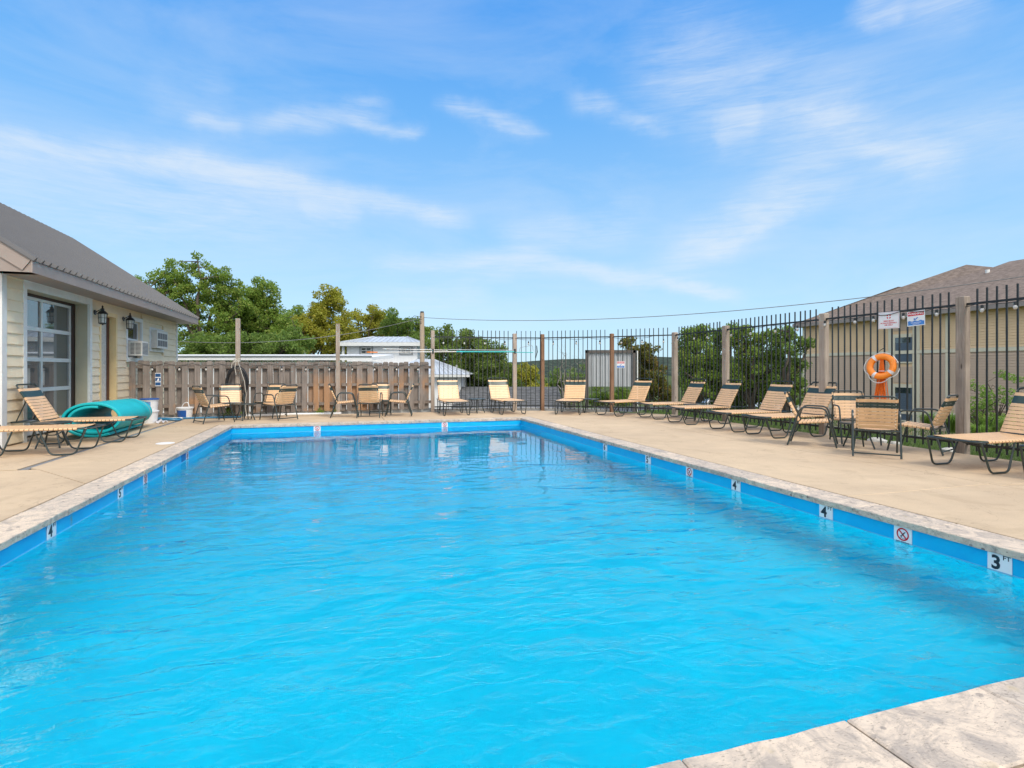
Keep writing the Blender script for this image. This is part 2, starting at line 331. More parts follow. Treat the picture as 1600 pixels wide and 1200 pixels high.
M = dict(
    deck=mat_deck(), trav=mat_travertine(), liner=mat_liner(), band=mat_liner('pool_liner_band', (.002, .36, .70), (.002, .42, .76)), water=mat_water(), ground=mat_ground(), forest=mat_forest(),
    board=mat_wood('weathered_board', (.115, .094, .08), (.285, .245, .215), warm=(.40, .22, .11)),
    rail=mat_wood('weathered_rail', (.12, .095, .08), (.27, .225, .19), along='X'),
    post=mat_wood('weathered_post', (.19, .15, .12), (.42, .35, .29)),
    postbrown=mat_wood('brown_post', (.13, .07, .04), (.27, .16, .10)),
    pole=mat_wood('utility_pole_wood', (.26, .19, .13), (.44, .35, .26)),
    blackmetal=simple('black_powder_coat', (.018, .021, .022), .38, .0, .3, 20, spec=.5),
    frame=simple('dark_green_tube', (.022, .034, .032), .32, 0, .25, 20, spec=.6),
    tan=simple('tan_vinyl_strap', (.72, .455, .245), .42, 0, .08, 12),
    green=simple('green_vinyl_strap', (.018, .045, .04), .40, 0, .15, 12),
    rivet=simple('white_plastic', (.72, .71, .68), .45, 0, .08, 10),
    trim=simple('white_trim_paint', (.66, .665, .64), .55, 0, .06, 4, dirt=.10),
    siding=simple('cream_siding', (.76, .64, .45), .7, 0, .05, 3, bump=.08, bscale=50, dirt=.05),
    jamb=simple('greige_jamb', (.42, .39, .29), .7, 0, .06, 4),
    yellowtrim=simple('yellow_casing', (.74, .56, .29), .6, 0, .06, 4),
    reddoor=simple('oxblood_door', (.075, .018, .012), .4, 0, .15, 5),
    roofmetal=simple('brown_metal_roof', (.088, .085, .086), .42, .1, .08, 2, dirt=.06),
    fascia=simple('taupe_fascia', (.30, .245, .215), .6, 0, .06, 2, dirt=.12),
    alu=simple('white_aluminium', (.62, .63, .62), .35, .1, .05, 5),
    glass=mat_glass('door_glass', (.20, .215, .22), .03, .6),
    darkglass=mat_glass('window_glass', (.02, .03, .04)),
    lampglass=simple('seeded_lamp_glass', (.52, .54, .52), .12, 0, .2, 30, spec=.9),
    dark=simple('dark_interior', (.02, .02, .02), .8),
    acwhite=simple('ac_white', (.60, .59, .55), .5, 0, .05, 5, dirt=.15),
    acgrille=simple('ac_grille', (.14, .14, .14), .6, 0, .2, 30),
    teal=simple('teal_foam', (.0, .43, .47), .55, 0, .05, 3, bump=.1, bscale=120),
    tealdark=simple('teal_foam_inside', (.0, .26, .29), .6, 0, .08, 3),
    tealpole=simple('teal_pole', (.0, .36, .36), .35),
    whitepl=simple('bucket_white', (.72, .72, .72), .4, 0, .05, 6, dirt=.08),
    bluepl=simple('bucket_blue', (.015, .09, .33), .35, 0, .1, 6),
    lightblue=simple('label_blue', (.12, .33, .62), .45, 0, .35, 14),
    hoseblue=simple('blue_hose', (.02, .16, .30), .4),
    hoseblack=simple('black_hose', (.014, .014, .015), .4),
    rope=simple('weathered_rope', (.50, .47, .40), .9, 0, .15, 30, bump=.4, bscale=200),
    orange=simple('orange_ring', (.95, .255, .015), .38, 0, .05, 6),
    orangerope=simple('orange_rope', (.92, .17, .01), .7, 0, .2, 60, bump=.4, bscale=200),
    whiteband=simple('reflective_band', (.74, .70, .68), .4),
    signwhite=simple('sign_white', (.78, .78, .78), .4, 0, .03, 5),
    signred=simple('sign_red', (.60, .008, .02), .5, spec=.2),
    signblue=simple('sign_blue', (.05, .22, .60), .45),
    ink=simple('sign_black', (.012, .02, .03), .45),
    bulb=simple('bulb_glass', (.50, .48, .44), .12, 0, .1, 8, spec=.9),
    whitewall=simple('white_wall', (.80, .80, .80), .6, 0, .05, 2, dirt=.04),
    paleroof=simple('pale_metal_roof', (.52, .55, .58), .38, .2, .07, 2),
    bshingle=mat_shingle('brown_shingle', (.20, .155, .128)),
    gshingle=mat_shingle('grey_shingle', (.135, .135, .135)),
    tanside=simple('tan_siding', (.76, .53, .315), .75, 0, .05, 1),
    taupeside=simple('taupe_siding', (.56, .405, .295), .75, 0, .05, 1),
    creamtrim=simple('cream_trim', (.68, .60, .45), .65, 0, .05, 2),
    corrug=simple('corrugated_metal', (.46, .47, .48), .4, .25, .05, 3),
    brownframe=simple('brown_steel', (.10, .085, .075), .6),
    kerb=simple('white_kerb', (.62, .61, .58), .8, 0, .12, 5, bump=.2, dirt=.25),
    drain=simple('drain_metal', (.30, .32, .34), .45, .5, .15, 12),
    rock=simple('pale_rock', (.50, .48, .44), .9, 0, .2, 6, bump=.5, bscale=20),
    bark=simple('bark', (.10, .075, .055), .95, 0, .3, 5, bump=.6, bscale=14),
    deadbark=simple('dead_bark', (.24, .215, .18), .95, 0, .2, 5),
    tyre=simple('tyre', (.015, .015, .015), .8), carwhite=simple('car_white', (.7, .7, .7), .25, coat=.5),
    carsilver=simple('car_silver', (.35, .36, .38), .25, .4, coat=.5),
    asphalt=simple('asphalt', (.06, .06, .062), .9, 0, .2, 1),
    bag=simple('plastic_bag', (.62, .60, .62), .35),
    leafA=mat_leaf('oak_leaf', (.105, .175, .028), (.18, .27, .042), (.29, .30, .065)),
    leafB=mat_leaf('yellow_green_leaf', (.18, .21, .025), (.32, .32, .04), (.40, .31, .06)),
    leafC=mat_leaf('dark_leaf', (.085, .15, .03), (.145, .22, .042), (.20, .26, .055)),
    leafD=mat_leaf('bright_leaf', (.10, .19, .03), (.19, .29, .05), (.26, .32, .07)),
    leafE=mat_leaf('juniper_leaf', (.08, .135, .03), (.145, .21, .042), (.23, .26, .055)),
    leafF=mat_leaf('reddening_leaf', (.08, .11, .02), (.15, .15, .03), (.22, .09, .03)),
    grass=mat_leaf('grass_blade', (.05, .10, .02), (.10, .17, .035), (.17, .19, .07)),
)

# ------------------------------------------------------------------ mesh builder
BASE = {}       # name of a root -> its matrix, so parts can be written in world (or pool) coordinates
class MB:
    def __init__(s): s.v = []; s.f = []; s.mi = []; s.cur = 0
    def add(s, vs, fs):
        n = len(s.v); s.v += [tuple(x) for x in vs]; s.f += [tuple(i+n for i in f) for f in fs]; s.mi += [s.cur]*len(fs); return s
    def box(s, a, b, bev=0.0):
        x0, y0, z0 = (min(a[i], b[i]) for i in range(3)); x1, y1, z1 = (max(a[i], b[i]) for i in range(3))
        if bev <= 0:
            return s.add([(x0,y0,z0),(x1,y0,z0),(x1,y1,z0),(x0,y1,z0),(x0,y0,z1),(x1,y0,z1),(x1,y1,z1),(x0,y1,z1)],
                         [(0,3,2,1),(4,5,6,7),(0,1,5,4),(1,2,6,5),(2,3,7,6),(3,0,4,7)])
        e = bev
        vs = [(x0,y0,z0),(x1,y0,z0),(x1,y1,z0),(x0,y1,z0),(x0,y0,z1-e),(x1,y0,z1-e),(x1,y1,z1-e),(x0,y1,z1-e),
              (x0+e,y0+e,z1),(x1-e,y0+e,z1),(x1-e,y1-e,z1),(x0+e,y1-e,z1)]
        return s.add(vs, [(0,3,2,1),(0,1,5,4),(1,2,6,5),(2,3,7,6),(3,0,4,7),(4,5,9,8),(5,6,10,9),(6,7,11,10),(7,4,8,11),(8,9,10,11)])
    def prism(s, poly, z0, z1, bev=0.0):
        n = len(poly); c = (sum(p[0] for p in poly)/n, sum(p[1] for p in poly)/n)
        vs = [(x, y, z0) for x, y in poly] + [(x, y, z1-bev) for x, y in poly]
        fs = [tuple(reversed(range(n)))] + [(i, (i+1) % n, (i+1) % n+n, i+n) for i in range(n)]
        if bev > 0:
            for x, y in poly:
                dx, dy = c[0]-x, c[1]-y; l = math.hypot(dx, dy) or 1
                vs.append((x+dx/l*bev*1.4, y+dy/l*bev*1.4, z1))
            fs += [(i+n, (i+1) % n+n, (i+1) % n+2*n, i+2*n) for i in range(n)] + [tuple(range(2*n, 3*n))]
        else: fs.append(tuple(range(n, 2*n)))
        return s.add(vs, fs)
    def tube(s, pts, r, n=8, closed=False, caps=True):
        pts = [Vector(p) for p in pts]; m = len(pts)
        rs = r if isinstance(r, (list, tuple)) else [r]*m
        vs = []; up = None
        for i, p in enumerate(pts):
            if closed: d_ = pts[(i+1) % m]-pts[i-1]
            else: d_ = pts[min(i+1, m-1)]-pts[max(i-1, 0)]
            if d_.length < 1e-9: d_ = Vector((0, 0, 1))
            d_.normalize()
            if up is None:
                up = Vector((0, 0, 1)) if abs(d_.z) < .9 else Vector((1, 0, 0))
            a = d_.cross(up)
            if a.length < 1e-6: a = d_.cross(Vector((0, 1, 0)))
            a.normalize(); b = a.cross(d_).normalized(); up = b
            for k in range(n):
                t = 2*math.pi*k/n; vs.append(p+(a*math.cos(t)+b*math.sin(t))*rs[i])
        fs = []
        for i in range(m if closed else m-1):
            j = (i+1) % m
            for k in range(n): fs.append((i*n+k, i*n+(k+1) % n, j*n+(k+1) % n, j*n+k))
        if caps and not closed: fs += [tuple(reversed(range(n))), tuple(range((m-1)*n, m*n))]
        return s.add(vs, fs)
    def cyl(s, a, b, r, n=12): return s.tube([a, b], r, n)
    def lathe(s, prof, c=(0, 0, 0), n=20):
        vs = []; fs = []
        for r, z in prof:
            for k in range(n):
                t = 2*math.pi*k/n; vs.append((c[0]+r*math.cos(t), c[1]+r*math.sin(t), c[2]+z))
        for i in range(len(prof)-1):
            for k in range(n): fs.append((i*n+k, i*n+(k+1) % n, (i+1)*n+(k+1) % n, (i+1)*n+k))
        fs += [tuple(reversed(range(n))), tuple(range((len(prof)-1)*n, len(prof)*n))]
        return s.add(vs, fs)
    def xf(s, mat):
        s.v = [tuple(mat @ Vector(p)) for p in s.v]; return s
    def build(s, name, mats, parent=None, smooth=False, at=None, world=False):
        """at: the object's own origin; world: vertices are in world space, the parent's matrix is taken out"""
        me = bpy.data.meshes.new(name)
        vs = s.v
        if world and parent is not None:
            inv = BASE[parent.name].inverted(); vs = [tuple(inv @ Vector(p)) for p in vs]
        if at is not None: vs = [(p[0]-at[0], p[1]-at[1], p[2]-at[2]) for p in vs]
        me.from_pydata(vs, [], s.f)
        for m_ in (mats if isinstance(mats, (list, tuple)) else [mats]): me.materials.append(m_)
        if any(s.mi): me.polygons.foreach_set('material_index', s.mi)
        if smooth:
            me.polygons.foreach_set('use_smooth', [True]*len(me.polygons))
            try: me.set_sharp_from_angle(angle=R(40))
            except Exception: pass
        me.update()
        o = bpy.data.objects.new(name, me); col.objects.link(o)
        if parent is not None: o.parent = parent
        if at is not None: o.location = at
        return o
def inst(name, me, parent, loc=(0, 0, 0), rot=(0, 0, 0)):
    o = bpy.data.objects.new(name, me); col.objects.link(o); o.parent = parent; o.location = loc; o.rotation_euler = rot; return o
def tag(o, label=None, cat=None, group=None, kind=None):
    if label: o['label'] = label
    if cat: o['category'] = cat
    if group: o['group'] = group
    if kind: o['kind'] = kind
    return o
def thing(name, label, cat, loc, rot=0.0, group=None, mat=None):
    o = bpy.data.objects.new(name, None); col.objects.link(o); o.empty_display_size = .1
    mt = mat if mat is not None else Matrix.Translation(Vector(loc)) @ Matrix.Rotation(rot, 4, 'Z')
    o.location = mt.to_translation(); o.rotation_euler = mt.to_euler(); o.scale = mt.to_scale()
    BASE[o.name] = mt
    return tag(o, label, cat, group)
def copy_thing(src, loc, rot, label, group=None):
    r = src.copy(); col.objects.link(r); r.location = loc; r.rotation_euler = (0, 0, rot); r['label'] = label
    if group: r['group'] = group
    for ch in src.children:
        c = ch.copy(); col.objects.link(c); c.parent = r
        for g in ch.children:
            g2 = g.copy(); col.objects.link(g2); g2.parent = c
    return r
def fillet(pts, rad, n=4, closed=False):
    pts = [Vector(p) for p in pts]; out = []; m = len(pts)
    for i, p in enumerate(pts):
        if not closed and i in (0, m-1): out.append(p); continue
        a, b = pts[i-1]-p, pts[(i+1) % m]-p; la, lb = a.length, b.length
        r_ = min(rad, la*.45, lb*.45); A = p+a/la*r_; B = p+b/lb*r_
        for k in range(n+1):
            t = k/n; out.append((1-t)**2*A+2*t*(1-t)*p+t*t*B)
    return out
def text_geo(mb, s, size, mat4, thick=.0008, bold=0.0, sx=1.0):
    cu = bpy.data.curves.new('t', 'FONT'); cu.body = s; cu.size = size; cu.align_x = 'CENTER'; cu.align_y = 'CENTER'
    cu.offset = bold; cu.resolution_u = 3; cu.extrude = thick
    ob = bpy.data.objects.new('t', cu); col.objects.link(ob)
    me = bpy.data.meshes.new_from_object(ob.evaluated_get(bpy.context.evaluated_depsgraph_get()))
    mb.add([mat4 @ Vector((v.co.x*sx, v.co.y, v.co.z)) for v in me.vertices], [tuple(p.vertices) for p in me.polygons])
    bpy.data.objects.remove(ob); bpy.data.curves.remove(cu); bpy.data.meshes.remove(me)
def wall_frame(u, v, z, normal):
    """x reads along, y up, z out of the wall; normal is -u, +u or -v in pool axes"""
    ax = {'-u': (W(0, -1), W(-1, 0)), '+u': (W(0, 1), W(1, 0)), '-v': (W(1, 0), W(0, -1))}[normal]
    X, N = ax; Y = Vector((0, 0, 1)); p = W(u, v, z)
    return Matrix(((X.x, Y.x, N.x, p.x), (X.y, Y.y, N.y, p.y), (X.z, Y.z, N.z, p.z), (0, 0, 0, 1)))

# ------------------------------------------------------------------ ground
U0, U1, V0, V1 = -2.356, 4.442, 1.525, 13.57       # inner edges of the coping
WZ = -.185                                          # water level
def hgt(u, v):
    d_ = max(u-9.05, v-16.5, -12.5-u if v < 30 else -99)
    diag = (u+v-22.5)/1.414
    d_ = max(d_, diag) if (u > 4 and v > 12) else d_
    if d_ < 0: return -.16
    if u-9.05 > max(v-16.5, 0) and v < 9: flat = 3.2
    else: flat = .9
    s = min(1, max(0, (d_-flat)/11)); s = s*s*(3-2*s)
    far = max(0, math.hypot(u, v)-70)
    return -.07 - 2.45*s + min(far*.012, 5) + (.15*math.sin(u*.21+1)*math.cos(v*.17) if s > .5 else 0)
us = sorted(set([-2000, -1200, -700, -400, -250, -150, -100, -70, -50, -35, -25, -18, -12.6, -12.4, -8, -5, U0-.25, U1+.25, 6.5, 8.9, 9.0, 9.06] + [9.5+i*.9 for i in range(26)] + [36, 42, 50, 65, 80, 110, 150, 250, 400, 700, 1200, 2000]))
vs_ = sorted(set([-300, -60, -12, -5, V0-.25, 5, 9, V1+.25, 15, 16.4, 16.52] + [17+i*.9 for i in range(26)] + [42, 47, 54, 62, 75, 95, 120, 150, 200, 300, 450, 700, 1200, 2500]))
g = MB(); vv = []
for v_ in vs_:
    for u_ in us: vv.append(W(u_, v_, hgt(u_, v_)))
nu = len(us); ff = []
for j in range(len(vs_)-1):
    for i in range(nu-1):
        if U0-.3 <= us[i] and us[i+1] <= U1+.3 and V0-.3 <= vs_[j] and vs_[j+1] <= V1+.3: continue
        ff.append((j*nu+i, j*nu+i+1, (j+1)*nu+i+1, (j+1)*nu+i))
g.add(vv, ff); tag(g.build('ground', M['ground'], smooth=True), 'green grassy ground falling away beyond the pool fences', kind='structure')

# wooded hills on the horizon
def hill(x0, x1, y0, top, seed, label):
    h = MB(); n = 90; mrows = 14; rs = np.random.default_rng(seed); ph = rs.uniform(0, 6, 8)
    vv = []
    for j in range(mrows+1):
        t = j/mrows
        for i in range(n+1):
            x = x0+(x1-x0)*i/n; k = i/n
            prof = math.sin(math.pi*min(1, max(0, k)))**.5
            z = top*(.72+.16*math.sin(k*9+ph[0])+.08*math.sin(k*23+ph[1])+.03*math.sin(k*71+ph[2]))*prof
            zz = -3+(z+3)*math.sin(t*math.pi/2)
            vv.append((x+rs.uniform(-1, 1), y0+t*260, zz+(rs.uniform(-.9, .9) if 0 < j else 0)))
    h.add(vv, [(j*(n+1)+i, j*(n+1)+i+1, (j+1)*(n+1)+i+1, (j+1)*(n+1)+i) for j in range(mrows) for i in range(n)])
    return tag(h.build('hill', M['forest'], smooth=True), label, kind='structure')
hill(-700, 900, 520, 27, 3, 'low wooded ridge on the horizon between the fence posts')
hill(-150, 160, 150, 7.2, 5, 'nearer wooded rise below the ridge, behind the corrugated panel')

# ------------------------------------------------------------------ pool
ru = thing('pool_basin', None, None, W(0, 0, 0), TH); del ru  # placeholder root replaced below
bpy.data.objects.remove(bpy.data.objects['pool_basin'])
def up(mb): return mb.xf(ROTU)                                # pool axes -> world
basin = MB(); e = .018
a0, a1, b0, b1 = U0-e, U1+e, V0-e, V1+e; zt = -.045
NV = 16
def floorz(v): return -1.15 if v < 5 else (-1.15-.85*min(1, (v-5)/6))
prof = [b0+(b1-b0)*i/NV for i in range(NV+1)]
vv = []
for v_ in prof:
    fz = floorz(v_)
    zw = WZ-.012; vv += [(a0, v_, zt), (a0, v_, zw), (a0, v_, fz+.12), (a0+.12, v_, fz), (a1-.12, v_, fz), (a1, v_, fz+.12), (a1, v_, zw), (a1, v_, zt)]
ff = []
for i in range(NV):
    for k in range(7): ff.append((i*8+k, (i+1)*8+k, (i+1)*8+k+1, i*8+k+1))
basin.add(vv, ff)
for q in (0, NV*8):
    basin.add([vv[q+k] for k in range(8)], [(0, 1, 6, 7), (1, 2, 3, 4, 5, 6)])
basin.mi = [1 if max(basin.v[k][2] for k in f) > -.1 else 0 for f in basin.f]
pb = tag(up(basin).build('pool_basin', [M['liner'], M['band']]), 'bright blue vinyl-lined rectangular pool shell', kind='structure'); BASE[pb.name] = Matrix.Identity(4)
# liner bead line just above the water, and the skimmer mouth
bead = MB()
for (p, q) in (((a0+.004, b0), (a0+.004, b1)), ((a1-.004, b0), (a1-.004, b1)), ((a0, b1-.004), (a1, b1-.004))):
    bead.tube([(p[0], p[1], WZ+.003), (q[0], q[1], WZ+.003)], .004, 5)
up(bead).build('liner_bead', simple('pale_bead', (.10, .45, .70), .4), pb)
sk = MB(); sk.box((a0-.002, 9.60, -.175), (a0+.006, 9.93, -.07)); up(sk).build('skimmer_mouth', simple('skimmer_blue', (.0, .14, .36), .5), pb)
w_ = MB()
w_.box((a0+.001, b0+.001, -2.2), (a1-.001, b1-.001, WZ))
up(w_); tag(w_.build('pool_water', M['water']), 'clear rippled blue pool water', kind='structure')

# coping: one stone after another
cop = MB(); cop.box((U0-.34, V0-.34, -.13), (U0-.02, V1+.34, -.056)); cop.box((U1+.02, V0-.34, -.13), (U1+.34, V1+.34, -.056))
cop.box((U0-.02, V0-.34, -.13), (U1+.02, V0-.02, -.056)); cop.box((U0-.02, V1+.02, -.13), (U1+.02, V1+.34, -.056))
cr = tag(up(cop).build('pool_coping', M['deck']), 'pale travertine coping round the pool edge', kind='structure')
def stone_mesh(l, w__, h=.055):
    m = MB(); n = 5; e = .006
    # slightly uneven long edge
    top = []; 
    xs = [-l/2+l*i/n for i in range(n+1)]
    front = [(x, -w__/2+random.uniform(-.004, .004)) for x in xs]; back = [(x, w__/2) for x in reversed(xs)]
    poly = front+back
    m.prism(poly, -h, 0, .006)
    return m
variants = []
for k in range(5):
    mm = stone_mesh(.604, .335).build('tmp', M['trav']); variants.append(mm.data); bpy.data.objects.remove(mm)
def stone(u, v, rot, scale=1.0):
    o = inst('coping_stone', random.choice(variants), cr)
    o.matrix_local = Matrix.Translation(W(u, v, random.uniform(-.003, .001))) @ Matrix.Rotation(TH+rot+random.uniform(-.003, .003), 4, 'Z') @ Matrix.Diagonal((scale, 1, 1, 1))
def run(n0, n1, fn):
    L = n1-n0; n = max(1, round(L/.655)); s = (L/n-.006)/.604
    for i in range(n): fn(n0+(i+.5)*L/n, s)
OFF = .335/2
run(V0-.34, V1+.34, lambda t, s: stone(U1+OFF, t, R(-90), s))
run(V0-.34, V1+.34, lambda t, s: stone(U0-OFF, t, R(90), s))
run(U0, U1, lambda t, s: stone(t, V0-OFF, R(180), s))
run(U0, U1, lambda t, s: stone(t, V1+OFF, 0, s))

# deck slabs with open control joints between them
def inset(poly, d_):
    out = []; n = len(poly)
    A = sum(poly[i][0]*poly[(i+1) % n][1]-poly[(i+1) % n][0]*poly[i][1] for i in range(n))
    if A < 0: poly = poly[::-1]
    for i in range(n):
        p0, p1, p2 = Vector(poly[i-1]), Vector(poly[i]), Vector(poly[(i+1) % n])
        e1, e2 = (p1-p0).normalized(), (p2-p1).normalized()
        n1, n2 = Vector((-e1.y, e1.x)), Vector((-e2.y, e2.x))
        k = 1+n1.dot(n2); out.append(tuple(p1+(n1+n2)/max(k, .3)*d_))
    return out
CO0, CO1, CV0, CV1 = U0-.342, U1+.342, V0-.342, V1+.342
slabs = [
    [(CO1, -5), (6.8, -5), (6.8, 4.2), (CO1, 4.2)], [(CO1, 4.2), (6.8, 4.2), (6.8, 10.9), (CO1, 10.9)], [(CO1, 10.9), (6.8, 10.9), (6.8, CV1), (CO1, CV1)],
    [(6.8, -5), (8.86, -5), (8.86, 4.1), (6.8, 4.1)], [(6.8, 4.1), (8.86, 4.1), (8.86, 10.9), (6.8, 10.9)],
    [(6.8, 10.9), (8.86, 10.9), (8.86, 13.35), (7.6, 14.62), (6.8, 15.2)],
    [(CO1, CV1), (6.8, CV1), (6.8, 15.2), (5.86, 15.82), (5.05, 16.12), (CO1, 16.15)],
    [(1.0, CV1), (CO1, CV1), (CO1, 16.15), (2.5, 16.28), (1.0, 16.3)], [(-3.8, CV1), (1.0, CV1), (1.0, 16.3), (-3.8, 16.3)],
    [(-3.8, 8.5), (-3.65, 8.35), (CO0, 7.15), (CO0, CV1), (-3.8, CV1)],
    [(CO0, -5), (CO0, 7.15), (-3.65, 8.35), (-12.4, 8.35), (-12.4, -5)],
    [(-3.9, 8.42), (-3.9, 16.3), (-12.4, 16.3), (-12.4, 8.36)],
    [(CO0, -5), (CO1, -5), (CO1, CV0), (CO0, CV0)]]
dk = MB(); dk.box((-3.895, 8.45, -.1), (-3.805, 16.25, -.012)); dkr = tag(up(dk).build('pool_deck', M['drain']), 'tan broom-finished concrete deck with a grey trench drain', kind='structure')
for s_ in slabs:
    m = MB(); m.prism(inset(s_, .0045), -.12, 0, .004); up(m).build('deck_slab', M['deck'], dkr)

# ------------------------------------------------------------------ depth markers on the pool walls
def marker(fr, kind, label, group='markers stuck on the pool wall', sub=True):
    t = thing('pool_marker', label, 'pool marker', None, mat=fr, group=group)
    b = MB(); b.box((-.076, -.076, 0), (.076, .076, .003)); b.build('tile', M['signwhite'], t)
    if kind == 'no':
        rg = MB(); n = 28
        for k in range(n):
            a_, b_ = 2*math.pi*k/n, 2*math.pi*(k+1)/n
            q = [(math.cos(a_)*r_, math.sin(a_)*r_+.008, .0045) for r_ in (.053, .041)]+[(math.cos(b_)*r_, math.sin(b_)*r_+.008, .0045) for r_ in (.041, .053)]
            rg.add(q, [(0, 3, 2, 1)])
        c45 = math.sqrt(.5)*.044; w2 = .0040
        rg.add([(-c45-w2, c45-w2+.008, .0048), (-c45+w2, c45+w2+.008, .0048), (c45+w2, -c45+w2+.008, .0048), (c45-w2, -c45-w2+.008, .0048)], [(0, 3, 2, 1)])
        rg.build('prohibition_ring', M['signred'], t)
        di = MB()
        di.tube([(.022, .032, .004), (.004, .012, .004), (-.008, -.002, .004)], [.0028, .0055, .0045], 6)      # diver: legs, trunk
        di.tube([(-.006, 0, .004), (-.013, -.018, .004)], .0026, 6); di.lathe([(.0, -.005), (.005, -.002), (.005, .002), (0, .005)], (-.016, -.009, .004), 8)
        di.tube([(-.03, -.022, .004), (-.02, -.026, .004), (-.01, -.022, .004), (0, -.026, .004), (.01, -.022, .004), (.02, -.026, .004)], .0015, 5)
        di.build('diver_symbol', M['ink'], t)
        tx = MB(); text_geo(tx, 'NO DIVING', .021, Matrix.Translation((0, -.058, .004))); tx.build('lettering', M['ink'], t)
    else:
        tx = MB(); text_geo(tx, kind, .135, Matrix.Translation((-.022, 0, .004)), bold=.004, sx=.95); tx.build('numeral', M['ink'], t)
        tx = MB(); text_geo(tx, 'FT', .046, Matrix.Translation((.044, .048, .004)), bold=.0006); tx.build('lettering', M['ink'], t)
    return t
def vat(px, u):
    k = (px-800)/F; Y = u/(CT*k+ST); return Y*(CT-ST*k)
def uat(px, v):
    k = (px-800)/F; Y = v/(CT-ST*k); return Y*(CT*k+ST)
MZ = -.058-.068
for px, k, lab in ((1560, '3', 'white 3 FT depth marker on the right pool wall, nearest the camera'),
                   (1289, '4', 'white 4 FT depth marker on the right pool wall, between two no-diving markers'),
                   (1148.5, '4', 'farther, smaller 4 FT depth marker on the right pool wall'),
                   (1011.5, '5', 'white 5 FT depth marker on the right pool wall'),
                   (944.5, '6', 'white 6 FT depth marker on the right pool wall, farthest there'),
                   (1409, 'no', 'no diving marker on the right pool wall beside the 3 FT marker'),
                   (1076, 'no', 'no diving marker on the right pool wall just left of 4 FT')):
    marker(wall_frame(a1-.0035, vat(px, U1), MZ, '-u'), k, lab)
for px, k, lab in ((83.5, '4', 'white 4 FT depth marker on the left pool wall by the rust run'),
                   (190.5, '5', 'narrow-looking 5 FT depth marker on the house side of the pool'),
                   (259, '6', 'white 6 FT depth marker on the left pool wall'),
                   (229, 'no', 'no diving marker on the left pool wall between the 5 FT and 6 FT markers'),
                   (294, 'no', 'no diving marker on the left pool wall beside the skimmer opening')):
    marker(wall_frame(a0+.0035, vat(px, U0), MZ, '+u'), k, lab)
for px, lab in ((495.5, 'no diving marker on the far pool wall in front of the wooden fence'), (695, 'no diving marker on the far pool wall in front of the metal fence')):
    marker(wall_frame(uat(px, V1), b1-.0035, MZ, '-v'), 'no', lab)
lid = MB(); lid.lathe([(.14, 0), (.14, .008), (.12, .011), (.0, .011)], (0, 0, 0), 24)
X_, Y_ = -5.88, 9.3; o = lid.build('skimmer_lid', M['rivet']); o.location = (X_, Y_, .002); o.parent = dkr

# ------------------------------------------------------------------ wooden fence
FV = 16.35
wf = thing('wooden_fence', 'weathered grey-brown shadowbox board fence behind the patio chairs', 'fence', W(-5.2, FV, 0), TH)
def board_mesh(w2=.068, h=1.38, t=.016, dog=.03):
    m = MB(); pr = [(-w2, 0), (w2, 0), (w2, h-dog), (w2-dog, h), (-w2+dog, h), (-w2, h-dog)]
    vs = [(x, -t/2, z) for x, z in pr]+[(x, t/2, z) for x, z in pr]
    m.add(vs, [(0, 1, 2, 3, 4, 5), (11, 10, 9, 8, 7, 6)]+[(i, i+6, (i+1) % 6+6, (i+1) % 6) for i in range(6)]); return m
bms = []
for k in range(4):
    o = board_mesh(.066+.004*k, 1.37+.01*k).build('tmp', M['board']); bms.append(o.data); bpy.data.objects.remove(o)
L_ = 2.55+5.2; x = .07; i = 0
while x < L_-.05:
    front = (i % 2 == 0)
    inst('fence_board', random.choice(bms), wf, (x+random.uniform(-.006, .006), -.05 if front else .05, .09+random.uniform(-.012, .012)), (0, random.uniform(-.008, .008), 0))
    x += .1475; i += 1
for z in (.30, .83, 1.33):
    for k in range(3):
        m = MB(); m.box((.02+k*L_/3, -.036, z-.04), ((k+1)*L_/3-.02, .036, z+.04)); m.build('fence_rail', M['rail'], wf)
tall = []
for px, top in ((372, 2.63), (528, 2.55)):
    u = uat(px, FV-.1); m = MB(); m.box((u+5.2-.055, -.15, -.02), (u+5.2+.055, -.045-.02, top), .01)
    m.build('tall_post', M['post'], wf); tall.append(u)
kb = MB(); kb.box((0.0, .12, -.1), (L_+.1, .26, .105), .01)
kb.xf(Matrix.Translation(W(-5.2, FV, 0)) @ ROTU); tag(kb.build('wall_kerb', M['kerb']), 'low whitewashed kerb showing under the wooden fence', 'kerb')

